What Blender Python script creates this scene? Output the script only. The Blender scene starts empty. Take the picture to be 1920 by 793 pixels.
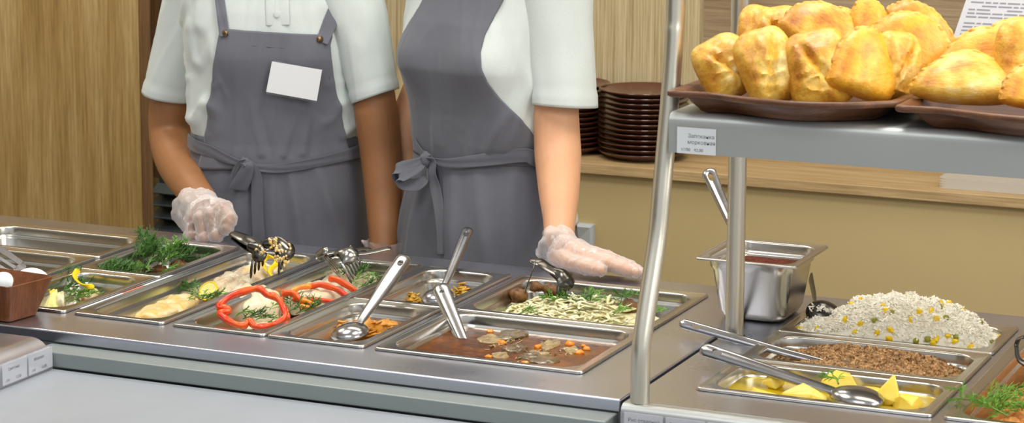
import bpy, bmesh, math, random
import numpy as np
from mathutils import Vector, Matrix, noise
random.seed(7); rng = np.random.default_rng(7)
PI = math.pi
C = bpy.context.scene.collection
# ------------------------------------------------------------------ camera geometry
# z = 0 is the counter top, the floor is FZ
FZ = -0.87
CP = Vector((1.46303, -2.94069, 0.84429)); PITCH, YAW, ROLL = -0.155998, -0.418649, 0.0042917
FOC, PCX, PCY = 4457.7, 960.0, 237.785
CF = Vector((math.sin(YAW)*math.cos(PITCH), math.cos(YAW)*math.cos(PITCH), math.sin(PITCH)))
_rt = Vector((math.cos(YAW), -math.sin(YAW), 0)); _up = _rt.cross(CF)
CR = _rt*math.cos(ROLL)+_up*math.sin(ROLL); CU = -_rt*math.sin(ROLL)+_up*math.cos(ROLL)
def at(px, py, x=None, y=None, z=None, d=None):
    """world point seen at a pixel, on the plane x=.., y=.. or z=.. (or at distance d along the view axis)"""
    v = CF+float((px-PCX)/FOC)*CR-float((py-PCY)/FOC)*CU
    if d is not None: return CP+v*d
    if x is not None: t = (x-CP.x)/v.x
    elif y is not None: t = (y-CP.y)/v.y
    else: t = (z-CP.z)/v.z
    return CP+v*t
def pix(P):
    d = Vector(P)-CP; zz = d.dot(CF)
    return PCX+FOC*d.dot(CR)/zz, PCY-FOC*d.dot(CU)/zz
cam = bpy.data.cameras.new('camera'); co = bpy.data.objects.new('camera', cam); C.objects.link(co)
M = Matrix.Identity(4)
for i in range(3):
    M[i][0] = CR[i]; M[i][1] = CU[i]; M[i][2] = -CF[i]; M[i][3] = CP[i]
co.matrix_world = M
cam.sensor_width = 36; cam.sensor_fit = 'HORIZONTAL'; cam.lens = FOC/1920*36
cam.shift_x = 0; cam.shift_y = -(396.5-PCY)/1920; cam.clip_start = .05; cam.clip_end = 50
cam.dof.use_dof = True; cam.dof.focus_distance = 3.75; cam.dof.aperture_fstop = 12.0
bpy.context.scene.camera = co
# ------------------------------------------------------------------ materials
def lin(c):
    if isinstance(c, str):
        c = tuple(int(c[i:i+2], 16)/255 for i in (0, 2, 4))
    return tuple((v/12.92 if v <= .04045 else ((v+.055)/1.055)**2.4) for v in c)+(1.0,)
class NT:
    def __init__(s, name):
        s.m = bpy.data.materials.new(name); s.m.use_nodes = True; s.t = s.m.node_tree; s.n = s.t.nodes; s.l = s.t.links
        s.b = s.n['Principled BSDF']; s.out = s.n['Material Output']
        s.tc = s.n.new('ShaderNodeTexCoord')
    def new(s, k, **kw):
        n = s.n.new(k)
        for a, v in kw.items():
            if a in n.inputs.keys(): n.inputs[a].default_value = v
            else: setattr(n, a, v)
        return n
    def mapping(s, scale, coord='Object', rot=(0, 0, 0)):
        mp = s.n.new('ShaderNodeMapping'); mp.inputs['Scale'].default_value = scale; mp.inputs['Rotation'].default_value = rot
        s.l.new(s.tc.outputs[coord], mp.inputs['Vector']); return mp.outputs['Vector']
    def noise(s, vec, scale, detail=4, rough=.6):
        n = s.n.new('ShaderNodeTexNoise'); n.inputs['Scale'].default_value = scale; n.inputs['Detail'].default_value = detail
        n.inputs['Roughness'].default_value = rough; s.l.new(vec, n.inputs['Vector']); return n.outputs['Fac']
    def ramp(s, fac, stops):
        r = s.n.new('ShaderNodeValToRGB'); cr = r.color_ramp
        while len(cr.elements) < len(stops): cr.elements.new(.5)
        for e, (p, c) in zip(cr.elements, stops): e.position = p; e.color = lin(c) if isinstance(c, str) else c
        s.l.new(fac, r.inputs['Fac']); return r.outputs['Color']
    def mix(s, a, b, fac, mode='MIX'):
        m = s.n.new('ShaderNodeMix'); m.data_type = 'RGBA'; m.blend_type = mode
        for sock, v in ((m.inputs[6], a), (m.inputs[7], b), (m.inputs[0], fac)):
            if isinstance(v, (int, float, tuple)): sock.default_value = v
            else: s.l.new(v, sock)
        return m.outputs[2]
    def bump(s, h, strength=.3, dist=.001):
        b = s.n.new('ShaderNodeBump'); b.inputs['Strength'].default_value = strength; b.inputs['Distance'].default_value = dist
        s.l.new(h, b.inputs['Height']); s.l.new(b.outputs['Normal'], s.b.inputs['Normal']); return b
    def set(s, **kw):
        for k, v in kw.items():
            k = k.replace('_', ' ')
            if hasattr(v, 'is_linked') or hasattr(v, 'links'): s.l.new(v, s.b.inputs[k])
            else: s.b.inputs[k].default_value = lin(v) if isinstance(v, str) else v
        return s
def simple(name, col, rough=.5, metal=0, var=0, vscale=30, bump=0, bscale=60, spec=None, sss=0, sscol=None, coat=0, col2=None, stretch=(1, 1, 1)):
    t = NT(name); t.set(Roughness=rough, Metallic=metal)
    v = t.mapping(stretch)
    if col2:
        t.set(Base_Color=t.ramp(t.noise(v, vscale, 5), [(.35, col), (.65, col2)]))
    elif var:
        c = lin(col); d = tuple(max(0, x*(1-var)) for x in c[:3])+(1,); e = tuple(min(1, x*(1+var)) for x in c[:3])+(1,)
        t.set(Base_Color=t.ramp(t.noise(v, vscale, 4), [(.3, d), (.7, e)]))
    else: t.set(Base_Color=col)
    if bump: t.bump(t.noise(v, bscale, 5), bump)
    if spec is not None: t.b.inputs['Specular IOR Level'].default_value = spec
    if sss:
        t.b.inputs['Subsurface Weight'].default_value = sss; t.b.inputs['Subsurface Scale'].default_value = .01
        t.b.inputs['Subsurface Radius'].default_value = (1, .5, .3)
    if coat: t.b.inputs['Coat Weight'].default_value = coat; t.b.inputs['Coat Roughness'].default_value = .1
    return t.m
def steel(name, col='b9b9b6', rough=.25, brush=(4, 90, 90), bs=.06, coord='Object', rv=.1, metal=1.0):
    t = NT(name); v = t.mapping(brush, coord)
    n1 = t.noise(v, 12, 3); n2 = t.noise(t.mapping((1, 1, 1), coord), 9, 4)
    t.set(Metallic=metal, Base_Color=col)
    mr = t.new('ShaderNodeMapRange'); mr.inputs['To Min'].default_value = rough-rv*.5; mr.inputs['To Max'].default_value = rough+rv
    t.l.new(n2, mr.inputs['Value']); t.l.new(mr.outputs[0], t.b.inputs['Roughness'])
    if bs: t.bump(n1, bs, .0006)
    return t.m
MT = {}
MT['counter'] = steel('brushed counter steel', 'c8cad6', .27, (3, 60, 60), 0, metal=1.0)
MT['counter_edge'] = steel('satin steel', 'b4b8b7', .38, (3, 60, 60), .08, metal=.75)
MT['slide'] = simple('pale grey satin panel', '989ea6', .42, 0, .03, 14, .02, 300)
MT['rail'] = simple('grey painted rail', '8f9897', .45, .35, .03, 20)
MT['pan'] = steel('pan steel', 'c8c5be', .22, (20, 20, 20), .02, rv=.08)
MT['pole'] = steel('pole steel', 'cfcabb', .3, (60, 60, 2), .14, metal=.9)
MT['cutlery'] = steel('polished utensil steel', 'a6a6a9', .17, (30, 30, 30), .03, rv=.1)
MT['mid_steel'] = steel('tongs steel', '8b8984', .2, (30, 30, 30), .05)
MT['dark_steel'] = steel('dark utensil steel', '5c5954', .2, (30, 30, 30), .05)
MT['shelf'] = steel('shelf steel', 'b6bab8', .45, (3, 60, 60), 0, metal=.65)
def wood(name, cols, axis='z', scale=1.0, rough=.5, bump=.1):
    t = NT(name)
    st = {'z': (9, 9, .7), 'x': (.8, 12, 12), 'y': (12, .8, 12)}[axis]
    fine = {'z': (60, 60, 2.4), 'x': (2.2, 70, 70), 'y': (70, 2.2, 70)}[axis]
    a = t.noise(t.mapping(tuple(q*scale for q in st)), 2.2, 6, .65); b = t.noise(t.mapping(tuple(q*scale for q in fine)), 3, 4, .7)
    c1 = t.ramp(a, [(.25, cols[0]), (.45, cols[1]), (.62, cols[2]), (.8, cols[1])])
    c2 = t.ramp(b, [(.35, (.55, .5, .42, 1)), (.6, (1, 1, 1, 1))])
    t.set(Base_Color=t.mix(c1, c2, .75, 'MULTIPLY'), Roughness=rough); t.bump(b, bump, .001)
    return t.m
MT['oak'] = wood('golden oak laminate', ['98783f', 'b6955a', 'c9ac74'], 'z')
MT['oak_side'] = wood('oak edge laminate', ['6b4f36', '7d5e3e', '8c6c48'], 'z')
MT['oak_h'] = wood('light oak ledge', ['a88a5e', 'b99d70', 'c6ab80'], 'x')
MT['walnut_h'] = wood('greyish oak wall panel', ['8f7a60', 'a08a6c', 'ad987a'], 'x')
MT['tray'] = wood('brown wood grain tray', ['4a2c1a', '67412a', '7d5438'], 'x', 2.5, .38, .04)
MT['tray2'] = wood('brown wood grain bowl', ['5a3018', '6d3d1f', '7c4a28'], 'z', 2.5, .35, .04)
t = NT('striped beige wallpaper')
w = t.noise(t.mapping((260, 260, 3.0)), 1.0, 4, .8); w2 = t.noise(t.mapping((70, 70, 1)), 1.0, 3, .6)
t.set(Base_Color=t.mix(t.ramp(w, [(.38, 'a8956c'), (.5, 'c9b88f'), (.62, 'd8caa4')]), t.ramp(w2, [(.3, (.85, .82, .78, 1)), (.7, (1, 1, 1, 1))]), .6, 'MULTIPLY'), Roughness=.85); t.bump(w, .25, .001)
MT['wallpaper'] = t.m
MT['yellow_wall'] = simple('mustard cream paint', 'bfab7c', .75, 0, .03, 3, .05, 400)
MT['grey_plastic'] = simple('grey plastic', 'b5bcc0', .4)
MT['louver'] = simple('blue grey louver metal', '6f7c84', .35, .6)
MT['black'] = simple('black gap', '0c0c0c', .8)
MT['floor'] = simple('grey beige floor tile', 'a59c90', .35, 0, .08, 4)
MT['ceiling'] = simple('white ceiling paint', 'e8e6e0', .8)
MT['wallpaint'] = simple('cream wall paint', 'd8cdb4', .8)
MT['plate'] = simple('dark brown glazed ceramic', '5a3324', .22, 0, .1, 20, coat=.3)
MT['paper'] = simple('white card', 'dfe3e6', .6)
MT['ink'] = simple('faded dark ink', '6d7176', .7)
MT['ink_dark'] = simple('dark ink', '3a3d42', .7)
# ------------------------------------------------------------------ mesh helpers
class MB:
    def __init__(s): s.v = []; s.f = []; s.mi = []
    def add(s, v, f, m=0):
        o = len(s.v); s.v.extend([tuple(p) for p in v]); s.f.extend([tuple(i+o for i in q) for q in f]); s.mi.extend([m]*len(f)); return s
    def loft(s, rings, closed=True, cap0=True, cap1=True, m=0):
        n = len(rings[0]); v = [p for r in rings for p in r]; f = []
        for i in range(len(rings)-1):
            for j in range(n if closed else n-1):
                k = (j+1) % n
                f.append((i*n+j, i*n+k, (i+1)*n+k, (i+1)*n+j))
        if closed and cap0: f.append(tuple(range(n-1, -1, -1)))
        if closed and cap1: f.append(tuple((len(rings)-1)*n+j for j in range(n)))
        return s.add(v, f, m)
    def tube(s, path, r, n=10, flat=1.0, upv=None, cap=True, m=0):
        """r: number or list; flat: thickness ratio along the frame's second axis"""
        path = [Vector(p) for p in path]; N = len(path)
        rs = [r]*N if isinstance(r, (int, float)) else list(r)
        fl = [flat]*N if isinstance(flat, (int, float)) else list(flat)
        T = [(path[min(i+1, N-1)]-path[max(i-1, 0)]).normalized() for i in range(N)]
        u = Vector(upv) if upv else (Vector((0, 0, 1)) if abs(T[0].z) < .9 else Vector((1, 0, 0)))
        rings = []
        for i in range(N):
            u = (u-T[i]*u.dot(T[i])).normalized(); w = T[i].cross(u)
            rings.append([path[i]+w*(rs[i]*math.cos(2*PI*k/n))+u*(rs[i]*fl[i]*math.sin(2*PI*k/n)) for k in range(n)])
        return s.loft(rings, True, cap, cap, m)
    def box(s, lo, hi, m=0):
        x0, y0, z0 = lo; x1, y1, z1 = hi
        return s.add([(x0, y0, z0), (x1, y0, z0), (x1, y1, z0), (x0, y1, z0), (x0, y0, z1), (x1, y0, z1), (x1, y1, z1), (x0, y1, z1)],
                     [(0, 3, 2, 1), (4, 5, 6, 7), (0, 1, 5, 4), (1, 2, 6, 5), (2, 3, 7, 6), (3, 0, 4, 7)], m)
    def blob(s, c, r, n=10, m=0, jit=.0, fr=1, seed=0, rot=None):
        """lumpy ellipsoid"""
        c = Vector(c); rx, ry, rz = (r, r, r) if isinstance(r, (int, float)) else r
        v = []; f = []
        for i in range(1, n):
            th = PI*i/n
            for j in range(2*n):
                ph = PI*j/n
                d = Vector((math.sin(th)*math.cos(ph), math.sin(th)*math.sin(ph), math.cos(th)))
                q0 = d*fr+Vector((seed*3.1, seed*1.7, seed)); k = 1+jit*(noise.noise(q0)+.45*noise.noise(q0*2.7))
                p = Vector((d.x*rx*k, d.y*ry*k, d.z*rz*k))
                if rot is not None: p = rot @ p
                v.append(c+p)
        top = len(v); p = Vector((0, 0, rz)); q = Vector((0, 0, -rz))
        if rot is not None: p = rot @ p; q = rot @ q
        v += [c+p, c+q]; w = 2*n
        for i in range(n-2):
            for j in range(w): f.append((i*w+j, (i+1)*w+j, (i+1)*w+(j+1) % w, i*w+(j+1) % w))
        for j in range(w):
            f.append((top, j, (j+1) % w)); f.append((top+1, (n-2)*w+(j+1) % w, (n-2)*w+j))
        return s.add(v, f, m)
    def obj(s, name, mats, parent=None, smooth=True, bevel=0, sub=0, solid=0, angle=40, recalc=True):
        me = bpy.data.meshes.new(name); me.from_pydata(s.v, [], s.f)
        if not isinstance(mats, (list, tuple)): mats = [mats]
        for m in mats: me.materials.append(MT[m] if isinstance(m, str) else m)
        if len(mats) > 1: me.polygons.foreach_set('material_index', s.mi)
        if recalc:
            bm = bmesh.new(); bm.from_mesh(me); bmesh.ops.recalc_face_normals(bm, faces=bm.faces); bm.to_mesh(me); bm.free()
        o = bpy.data.objects.new(name, me); C.objects.link(o)
        if parent is not None: o.parent = parent
        if solid:
            md = o.modifiers.new('s', 'SOLIDIFY'); md.thickness = solid; md.offset = 0
        if bevel:
            md = o.modifiers.new('b', 'BEVEL'); md.width = bevel; md.segments = 3; md.limit_method = 'ANGLE'; md.angle_limit = math.radians(35)
        if sub:
            md = o.modifiers.new('u', 'SUBSURF'); md.levels = sub; md.render_levels = sub
        if smooth:
            me.polygons.foreach_set('use_smooth', [True]*len(me.polygons))
            if angle and not sub:
                try: me.set_sharp_from_angle(angle=math.radians(angle))
                except Exception: pass
        return o
def thing(name, label, cat, loc=(0, 0, 0), group=None, rz=0):
    o = bpy.data.objects.new(name, None); o.empty_display_size = .02; C.objects.link(o)
    o.location = loc; o.rotation_euler = (0, 0, rz)
    return tag(o, label, cat, group)
def tag(o, label=None, cat=None, group=None, kind=None):
    if label: o['label'] = label
    if cat: o['category'] = cat
    if group: o['group'] = group
    if kind: o['kind'] = kind
    return o
def struct(o, label=None):
    o['kind'] = 'structure'
    if label: o['label'] = label
    return o
def local(o, parent):
    """parent a child built in world coordinates under an empty that has a location (no rotation)"""
    o.parent = parent; o.matrix_parent_inverse = Matrix.Identity(4)
    me = o.data; me.transform(Matrix.Translation(-Vector(parent.location))); return o
def rrect(x0, x1, y0, y1, r, z, n=8):
    r = max(1e-4, min(r, (x1-x0)/2-1e-4, (y1-y0)/2-1e-4)); P = []
    for cx, cy, a0 in ((x1-r, y0+r, -PI/2), (x1-r, y1-r, 0), (x0+r, y1-r, PI/2), (x0+r, y0+r, PI)):
        for k in range(n+1):
            a = a0+PI/2*k/n; P.append(Vector((cx+r*math.cos(a), cy+r*math.sin(a), z)))
    return P
def spl(pts, n=8):
    """Catmull-Rom through points"""
    P = [Vector(p) for p in pts]; out = []
    for i in range(len(P)-1):
        a = P[max(i-1, 0)]; b = P[i]; c = P[i+1]; d = P[min(i+2, len(P)-1)]
        for k in range(n):
            t = k/n
            out.append(.5*((2*b)+(c-a)*t+(2*a-5*b+4*c-d)*t*t+(3*b-a-3*c+d)*t**3))
    out.append(P[-1]); return out
def interp(x, xs, ys):
    return float(np.interp(x, xs, ys))
def text_mesh(s, size, mat, name='lettering', depth=.0002, parent=None, mtx=None, shear=0):
    cu = bpy.data.curves.new(name, 'FONT'); cu.body = s; cu.size = size; cu.extrude = depth; cu.shear = shear
    tmp = bpy.data.objects.new(name, cu); C.objects.link(tmp)
    dg = bpy.context.evaluated_depsgraph_get(); me = bpy.data.meshes.new_from_object(tmp.evaluated_get(dg))
    bpy.data.objects.remove(tmp); me.name = name
    me.materials.clear(); me.materials.append(MT[mat])
    if mtx is not None: me.transform(mtx)
    o = bpy.data.objects.new(name, me); C.objects.link(o)
    if parent is not None: o.parent = parent
    return o
# ------------------------------------------------------------------ setting
MT['dark_wall'] = simple('olive brown wall paint', '7d6f52', .8)
WY = 1.75     # face of the low yellow wall
BY = 1.98     # upper wall
mb = MB(); mb.box((-3.2, -4.6, FZ-.05), (3.2, 2.3, FZ)); struct(mb.obj('floor', 'floor', smooth=False))
mb = MB(); mb.box((-3.2, -1.2, 1.95), (3.2, 2.3, 2.0)); struct(mb.obj('ceiling', 'ceiling', smooth=False))
bx = at(1322, 60, y=BY).x
mb = MB(); mb.box((-2.9, BY, FZ), (bx, BY+.08, 1.95)); struct(mb.obj('wall_back', 'wallpaper', smooth=False), 'wall covered in beige vertically striped paper')
mb = MB(); mb.box((bx, BY-.012, -.05), (2.6, BY+.08, 1.95)); struct(mb.obj('wall_back_panel', 'walnut_h', smooth=False), 'horizontal grained wood panelling on the back wall')
zl = at(1090, 303, y=WY).z
mb = MB(); mb.box((-1.35, WY, FZ), (2.6, BY, zl-.022)); struct(mb.obj('wall_rear', 'yellow_wall', smooth=False), 'low cream yellow wall under the wooden ledge')
mb = MB(); mb.box((-1.35, WY-.018, zl-.022), (2.6, BY, zl)); struct(mb.obj('trim_1', 'oak_h', smooth=True, bevel=.002), 'light oak ledge running along the low wall')
mb = MB(); mb.box((-2.95, -1.2, FZ), (-2.88, 2.3, 1.95)); struct(mb.obj('wall_left', 'wallpaint', smooth=False))
mb = MB(); mb.box((-3.2, -4.6, FZ), (-.9, -4.5, 2.0)); struct(mb.obj('wall_front', 'dark_wall', smooth=False))  # unseen wall, added so the left pans reflect dark olive brown
mb = MB(); mb.box((-3.2, -4.6, FZ), (-3.1, -1.2, 2.0)); struct(mb.obj('wall_left_front', 'dark_wall', smooth=False))
# tall oak cabinet panel at the left
PY = 1.3
p0 = at(264, 300, y=PY); p1 = at(283, 400, y=PY)
side = .02
while pix((p0.x, PY+side, 0))[0] < 283: side += .005
mb = MB(); mb.box((-2.6, PY, FZ), (p0.x, PY+side, 1.6)); cab = mb.obj('tall_cabinet', 'oak', smooth=True, bevel=.001)
tag(cab, 'tall golden oak cabinet with vertical grain at the left edge', 'cabinet')
mb = MB(); mb.box((p0.x, PY+.002, FZ), (p0.x+.0015, PY+side-.002, 1.6)); sp = mb.obj('edge_panel', 'oak_side', cab, smooth=False)
q_ = at(283, 340, y=1.66)
mb = MB(); mb.box((p0.x-.2, 1.66, q_.z+.01), (p0.x+.12, 1.70, 1.6)); tag(mb.obj('side_cabinet', 'oak_side', smooth=False), 'darker brown cabinet panel behind the tall golden oak cabinet', 'cabinet')
# louvered unit behind the left worker
LY = 1.55
a = at(283, 342, y=LY); b = at(360, 440, y=LY)
lv = thing('louvered_vent', 'blue grey louvered metal unit beside the oak cabinet, behind the left worker', 'vent', (0, 0, 0))
mb = MB(); mb.box((a.x-.0, LY+.03, FZ), (a.x+.3, LY+.2, a.z+.015)); mb.obj('housing', 'louver', lv, bevel=.004)
for k in range(5):
    z1 = a.z-.005-k*.0285
    mb = MB(); mb.add([(a.x-.0, LY+.028, z1), (a.x+.3, LY+.028, z1), (a.x+.3, LY, z1-.018), (a.x-.0, LY, z1-.018), (a.x-.0, LY+.004, z1-.021), (a.x+.3, LY+.004, z1-.021), (a.x+.3, LY+.03, z1-.006), (a.x-.0, LY+.03, z1-.006)],
                      [(0, 1, 2, 3), (3, 2, 5, 4), (4, 5, 6, 7), (0, 3, 4, 7), (1, 6, 5, 2), (7, 6, 1, 0)])
    mb.obj('slat', 'louver', lv, smooth=False)
# small framed grille on the yellow wall
p = at(1116, 420, y=WY); q = at(1076, 475, y=WY)
gx1 = p.x; gx0 = p.x-.22; gz1 = p.z; gz0 = p.z-.22
g = thing('wall_grille', 'grey plastic framed grille low on the yellow wall, beside the right worker', 'vent', (0, 0, 0))
mb = MB(); fw = .034
outer = [(gx0, gz0), (gx1, gz0), (gx1, gz1), (gx0, gz1)]; inner = [(gx0+fw, gz0+fw), (gx1-fw, gz0+fw), (gx1-fw, gz1-fw), (gx0+fw, gz1-fw)]
mid = [(gx0+.006, gz0+.006), (gx1-.006, gz0+.006), (gx1-.006, gz1-.006), (gx0+.006, gz1-.006)]
r0 = [(x, WY, z) for x, z in outer]; r1 = [(x, WY-.012, z) for x, z in outer]; r2 = [(x, WY-.016, z) for x, z in mid]; r3 = [(x, WY-.010, z) for x, z in inner]; r4 = [(x, WY, z) for x, z in inner]
mb.loft([r0, r1, r2, r3, r4], True, False, False); mb.obj('frame', 'grey_plastic', g, smooth=False)
mb = MB()
for k in range(6): 
    z = gz0+fw+.008+k*.026
    if z < gz1-fw: mb.box((gx0+fw, WY-.007, z), (gx1-fw, WY-.001, z+.004))
mb.box((gx0+fw, WY-.001, gz0+fw), (gx1-fw, WY-.0005, gz1-fw)); mb.obj('screen', 'black', g, smooth=False)
# ------------------------------------------------------------------ counters
def slab_holes(x0, x1, y0, y1, z0, z1, holes):
    xs = sorted({x0, x1}|{h[0] for h in holes}|{h[1] for h in holes}); ys = sorted({y0, y1}|{h[2] for h in holes}|{h[3] for h in holes})
    xs = [x for x in xs if x0 <= x <= x1]; ys = [y for y in ys if y0 <= y <= y1]
    bm = bmesh.new(); V = {}
    def vv(x, y, z):
        k = (round(x, 5), round(y, 5), z)
        if k not in V: V[k] = bm.verts.new((x, y, z))
        return V[k]
    solid = {}
    for i in range(len(xs)-1):
        for j in range(len(ys)-1):
            cx = (xs[i]+xs[i+1])/2; cy = (ys[j]+ys[j+1])/2
            solid[i, j] = not any(h[0] < cx < h[1] and h[2] < cy < h[3] for h in holes)
    for (i, j), sld in solid.items():
        if not sld: continue
        X0, X1, Y0, Y1 = xs[i], xs[i+1], ys[j], ys[j+1]
        bm.faces.new([vv(X0, Y0, z1), vv(X1, Y0, z1), vv(X1, Y1, z1), vv(X0, Y1, z1)])
        bm.faces.new([vv(X0, Y1, z0), vv(X1, Y1, z0), vv(X1, Y0, z0), vv(X0, Y0, z0)])
        for (di, dj, a, b) in ((-1, 0, (X0, Y1), (X0, Y0)), (1, 0, (X1, Y0), (X1, Y1)), (0, -1, (X0, Y0), (X1, Y0)), (0, 1, (X1, Y1), (X0, Y1))):
            if not solid.get((i+di, j+dj), False):
                bm.faces.new([vv(*a, z0), vv(*b, z0), vv(*b, z1), vv(*a, z1)])
    bmesh.ops.remove_doubles(bm, verts=bm.verts, dist=1e-5)
    bmesh.ops.dissolve_limit(bm, angle_limit=.01, verts=bm.verts, edges=bm.edges)
    return bm
def bm_obj(name, bm, mat, parent=None, bevel=0, smooth=True):
    me = bpy.data.meshes.new(name); bm.to_mesh(me); bm.free(); me.materials.append(MT[mat])
    o = bpy.data.objects.new(name, me); C.objects.link(o); o.parent = parent
    if bevel:
        md = o.modifiers.new('b', 'BEVEL'); md.width = bevel; md.segments = 3; md.limit_method = 'ANGLE'; md.angle_limit = math.radians(40)
    if smooth:
        me.polygons.foreach_set('use_smooth', [True]*len(me.polygons)); me.set_sharp_from_angle(angle=math.radians(35))
    return o
# pan footprints: name -> (x0, x1, y0, y1)
Wq, Dq = .162, .265
PAN = dict(
 empty=(-1.088, -.763, .354, .530), spatula=(-1.088, -.763, .177, .353), third=(-1.088, -.763, 0, .176),
 herb=(-.750, -.588, 0, .2645), meat=(-.750, -.588, .2655, .530), fish=(-.575, -.413, 0, .530), pepper=(-.401, -.2395, 0, .530),
 curry=(-.2385, -.077, 0, .2645), curry2=(-.2385, -.077, .2655, .530), soup=(-.063, .262, 0, .2645), cabbage=(-.063, .262, .2655, .530),
 potato=(.428, .753, -.010, .1655), buck=(.428, .753, .1665, .3415), rice=(.428, .753, .3425, .520), crust=(.765, 1.09, -.010, .520))
GAP = .0008
PDEPTH = dict(fish=.046, pepper=.046, empty=.050, spatula=.055, third=.055, herb=.042, meat=.042, curry=.046, curry2=.046, soup=.040, cabbage=.046, potato=.040, buck=.040, rice=.045, crust=.055)
def hole(k): x0, x1, y0, y1 = PAN[k]; return (x0+.008, x1-.008, y0+.008, y1-.008)
main = thing('serving_counter', 'long brushed steel serving counter holding the row of food pans', 'counter', (0, 0, FZ))
bm = slab_holes(-1.6, .355, -.095, .605, -.018, 0, [hole(k) for k in PAN if PAN[k][0] < .3]); o = bm_obj('worktop', bm, 'counter', None, .0025); local(o, main)
mb = MB(); mb.box((-1.55, -.08, FZ), (.35, .59, -.12)); mb.box((-1.6, -.09, -.12), (.354, -.07, -.018)); mb.box((-1.6, .58, -.12), (.354, .60, -.018)); mb.box((.345, -.07, -.12), (.354, .58, -.018)); local(mb.obj('body', 'counter_edge', smooth=False), main)
mb = MB(); mb.box((-.545, -.141, -.041), (.352, -.0955, -.0185)); local(mb.obj('rail', 'rail', bevel=.002), main)
t_ = text_mesh('ATESY', .020, 'ink', 'etched_mark', .00005, mtx=Matrix.Translation(at(738, 688, z=.0)+Vector((0, 0, .0001))) @ Matrix.Diagonal((1.0, .55, 1, 1)))
local(t_, main); t_.data.materials[0] = simple('etched steel mark', '9a9a9a', .45, 1)
mb = MB(); mb.box((-1.75, -.62, -.062), (.352, -.1415, -.0425)); sl = mb.obj('tray_slide', 'slide', bevel=.003); tag(sl, 'smooth pale grey tray slide running in front of the serving counter', 'tray slide')
mb = MB(); mb.box((-1.7, -.60, FZ), (.33, -.2, -.0625)); tag(mb.obj('counter_base', 'slide', smooth=False), 'plain grey base cabinet under the tray slide', 'cabinet')
# left arm with rounded edge and price cards
AX = -.512
arm = thing('corner_counter', 'brushed steel corner counter with rounded edge at the lower left', 'counter', (0, 0, FZ))
prof = [(-1.6, 0), (AX-.0365, 0)]+[(AX-.035+.035*math.sin(a), -.035+.035*math.cos(a)) for a in np.linspace(0, PI/2, 9)]+[(AX, -.0424), (-1.6, -.0424)]
ye = -.142
mb = MB(); mb.loft([[(x, y, z+.001) for x, z in prof] for y in (-1.3, ye)], True); local(mb.obj('worktop', 'counter', bevel=0), arm)
mb = MB(); mb.box((-1.6, -1.3, FZ), (-.8, -.65, -.065)); local(mb.obj('body', 'counter_edge', smooth=False), arm)
def card(name, P, ux, uy, w, h, nrm, lines, label, mat='paper', group=None, ink='ink', cat='price card'):
    """a thin paper card: P lower-left corner, ux right, uy up, nrm outward"""
    ux, uy, nrm = Vector(ux), Vector(uy), Vector(nrm)
    mb = MB(); q = [P, P+ux*w, P+ux*w+uy*h, P+uy*h]
    mb.loft([[v for v in q], [v+nrm*.0008 for v in q]], True); o = mb.obj(name, mat, smooth=False)
    tag(o, label, cat, group)
    for (s, sx, sy, size) in lines:
        m = Matrix((ux, uy, nrm)).transposed().to_4x4(); m.translation = P+ux*(w*sx)+uy*(h*sy)+nrm*.0009
        text_mesh(s, size, ink, 'lettering', .0001, o, m)
    return o
nx = Vector((1, 0, 0))
for k, lab in enumerate(['white price card in the clear holder, nearer the corner of the lower left counter', 'white price card in the clear holder, cut by the left picture edge']):
    card('price_card', Vector((AX+.002, -.2035-.062*k, -.0385)), (0, 1, 0), (0, 0, 1), .058, .030, nx, [('Молоко' if k == 0 else 'Сметана', .22, .62, .0065), ('1/50', .12, .12, .005), ('12,00', .52, .12, .006)], lab)
mb = MB(); mb.box((AX+.0005, -.60, -.0415), (AX+.0018, -.146, -.0065)); mb.box((AX+.003, -.60, -.0415), (AX+.0038, -.146, -.0065)); mb.box((AX+.0005, -.60, -.042), (AX+.0038, -.146, -.0405))
t = NT('clear card holder plastic'); t.set(Base_Color='e6e4ee', Roughness=.15, Transmission_Weight=.85, IOR=1.3, Alpha=.35); MT['clear'] = t.m
tag(mb.obj('card_holder', 'clear', smooth=False), 'clear plastic strip holding price cards on the rounded counter edge, lower left', 'card holder')
# right station
st = thing('right_counter', 'brushed steel counter under the pastry shelf, right of the narrow gap', 'counter', (0, 0, FZ))
bm = slab_holes(.362, 1.6, -.098, .605, -.02, 0, [hole(k) for k in PAN if PAN[k][0] > .3]); local(bm_obj('worktop', bm, 'counter', None, .003), st)
mb = MB(); n = 8
prof = [(-.0955, -.0002), (-.1035, 0)]+[(-.104-.012*math.sin(a), -.012+.012*math.cos(a)) for a in np.linspace(0, PI/2, 7)]+[(-.116, -.0135), (-.116, -.07), (-.098, -.07)]
mb.loft([[(x, y, z) for y, z in prof] for x in (.364, 1.6)], True); local(mb.obj('rounded_edge', 'counter_edge'), st)
mb = MB(); mb.box((.364, -.097, FZ), (1.6, .59, -.12)); mb.box((.364, -.097, -.12), (1.6, -.08, -.0205)); mb.box((.364, .58, -.12), (1.6, .60, -.0205)); mb.box((.364, -.08, -.12), (.374, .58, -.0205)); local(mb.obj('body', 'counter_edge', smooth=False), st)
fy = -.1165
for k, (tx, lab) in enumerate([('Рис отварной :', 'white price card reading boiled rice, leftmost on the right counter front'), ('Греча', 'white price card right of the boiled rice card'), ('Пюре', 'white price card, third from the left on the right counter front')]):
    card('price_card', Vector((.370+.058*k, fy-.0012, -.043)), (1, 0, 0), (0, 0, 1), .054, .034, (0, -1, 0), [(tx, .10, .66, .0068), ('рассыпчатый' if k == 0 else '1/150', .1, .35, .0055)], lab, ink='ink')
mb = MB(); mb.box((.366, fy-.0035, -.046), (1.2, fy-.0025, -.007)); tag(mb.obj('card_holder', 'clear', smooth=False), 'clear plastic strip over the price cards on the right counter front', 'card holder')
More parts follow.
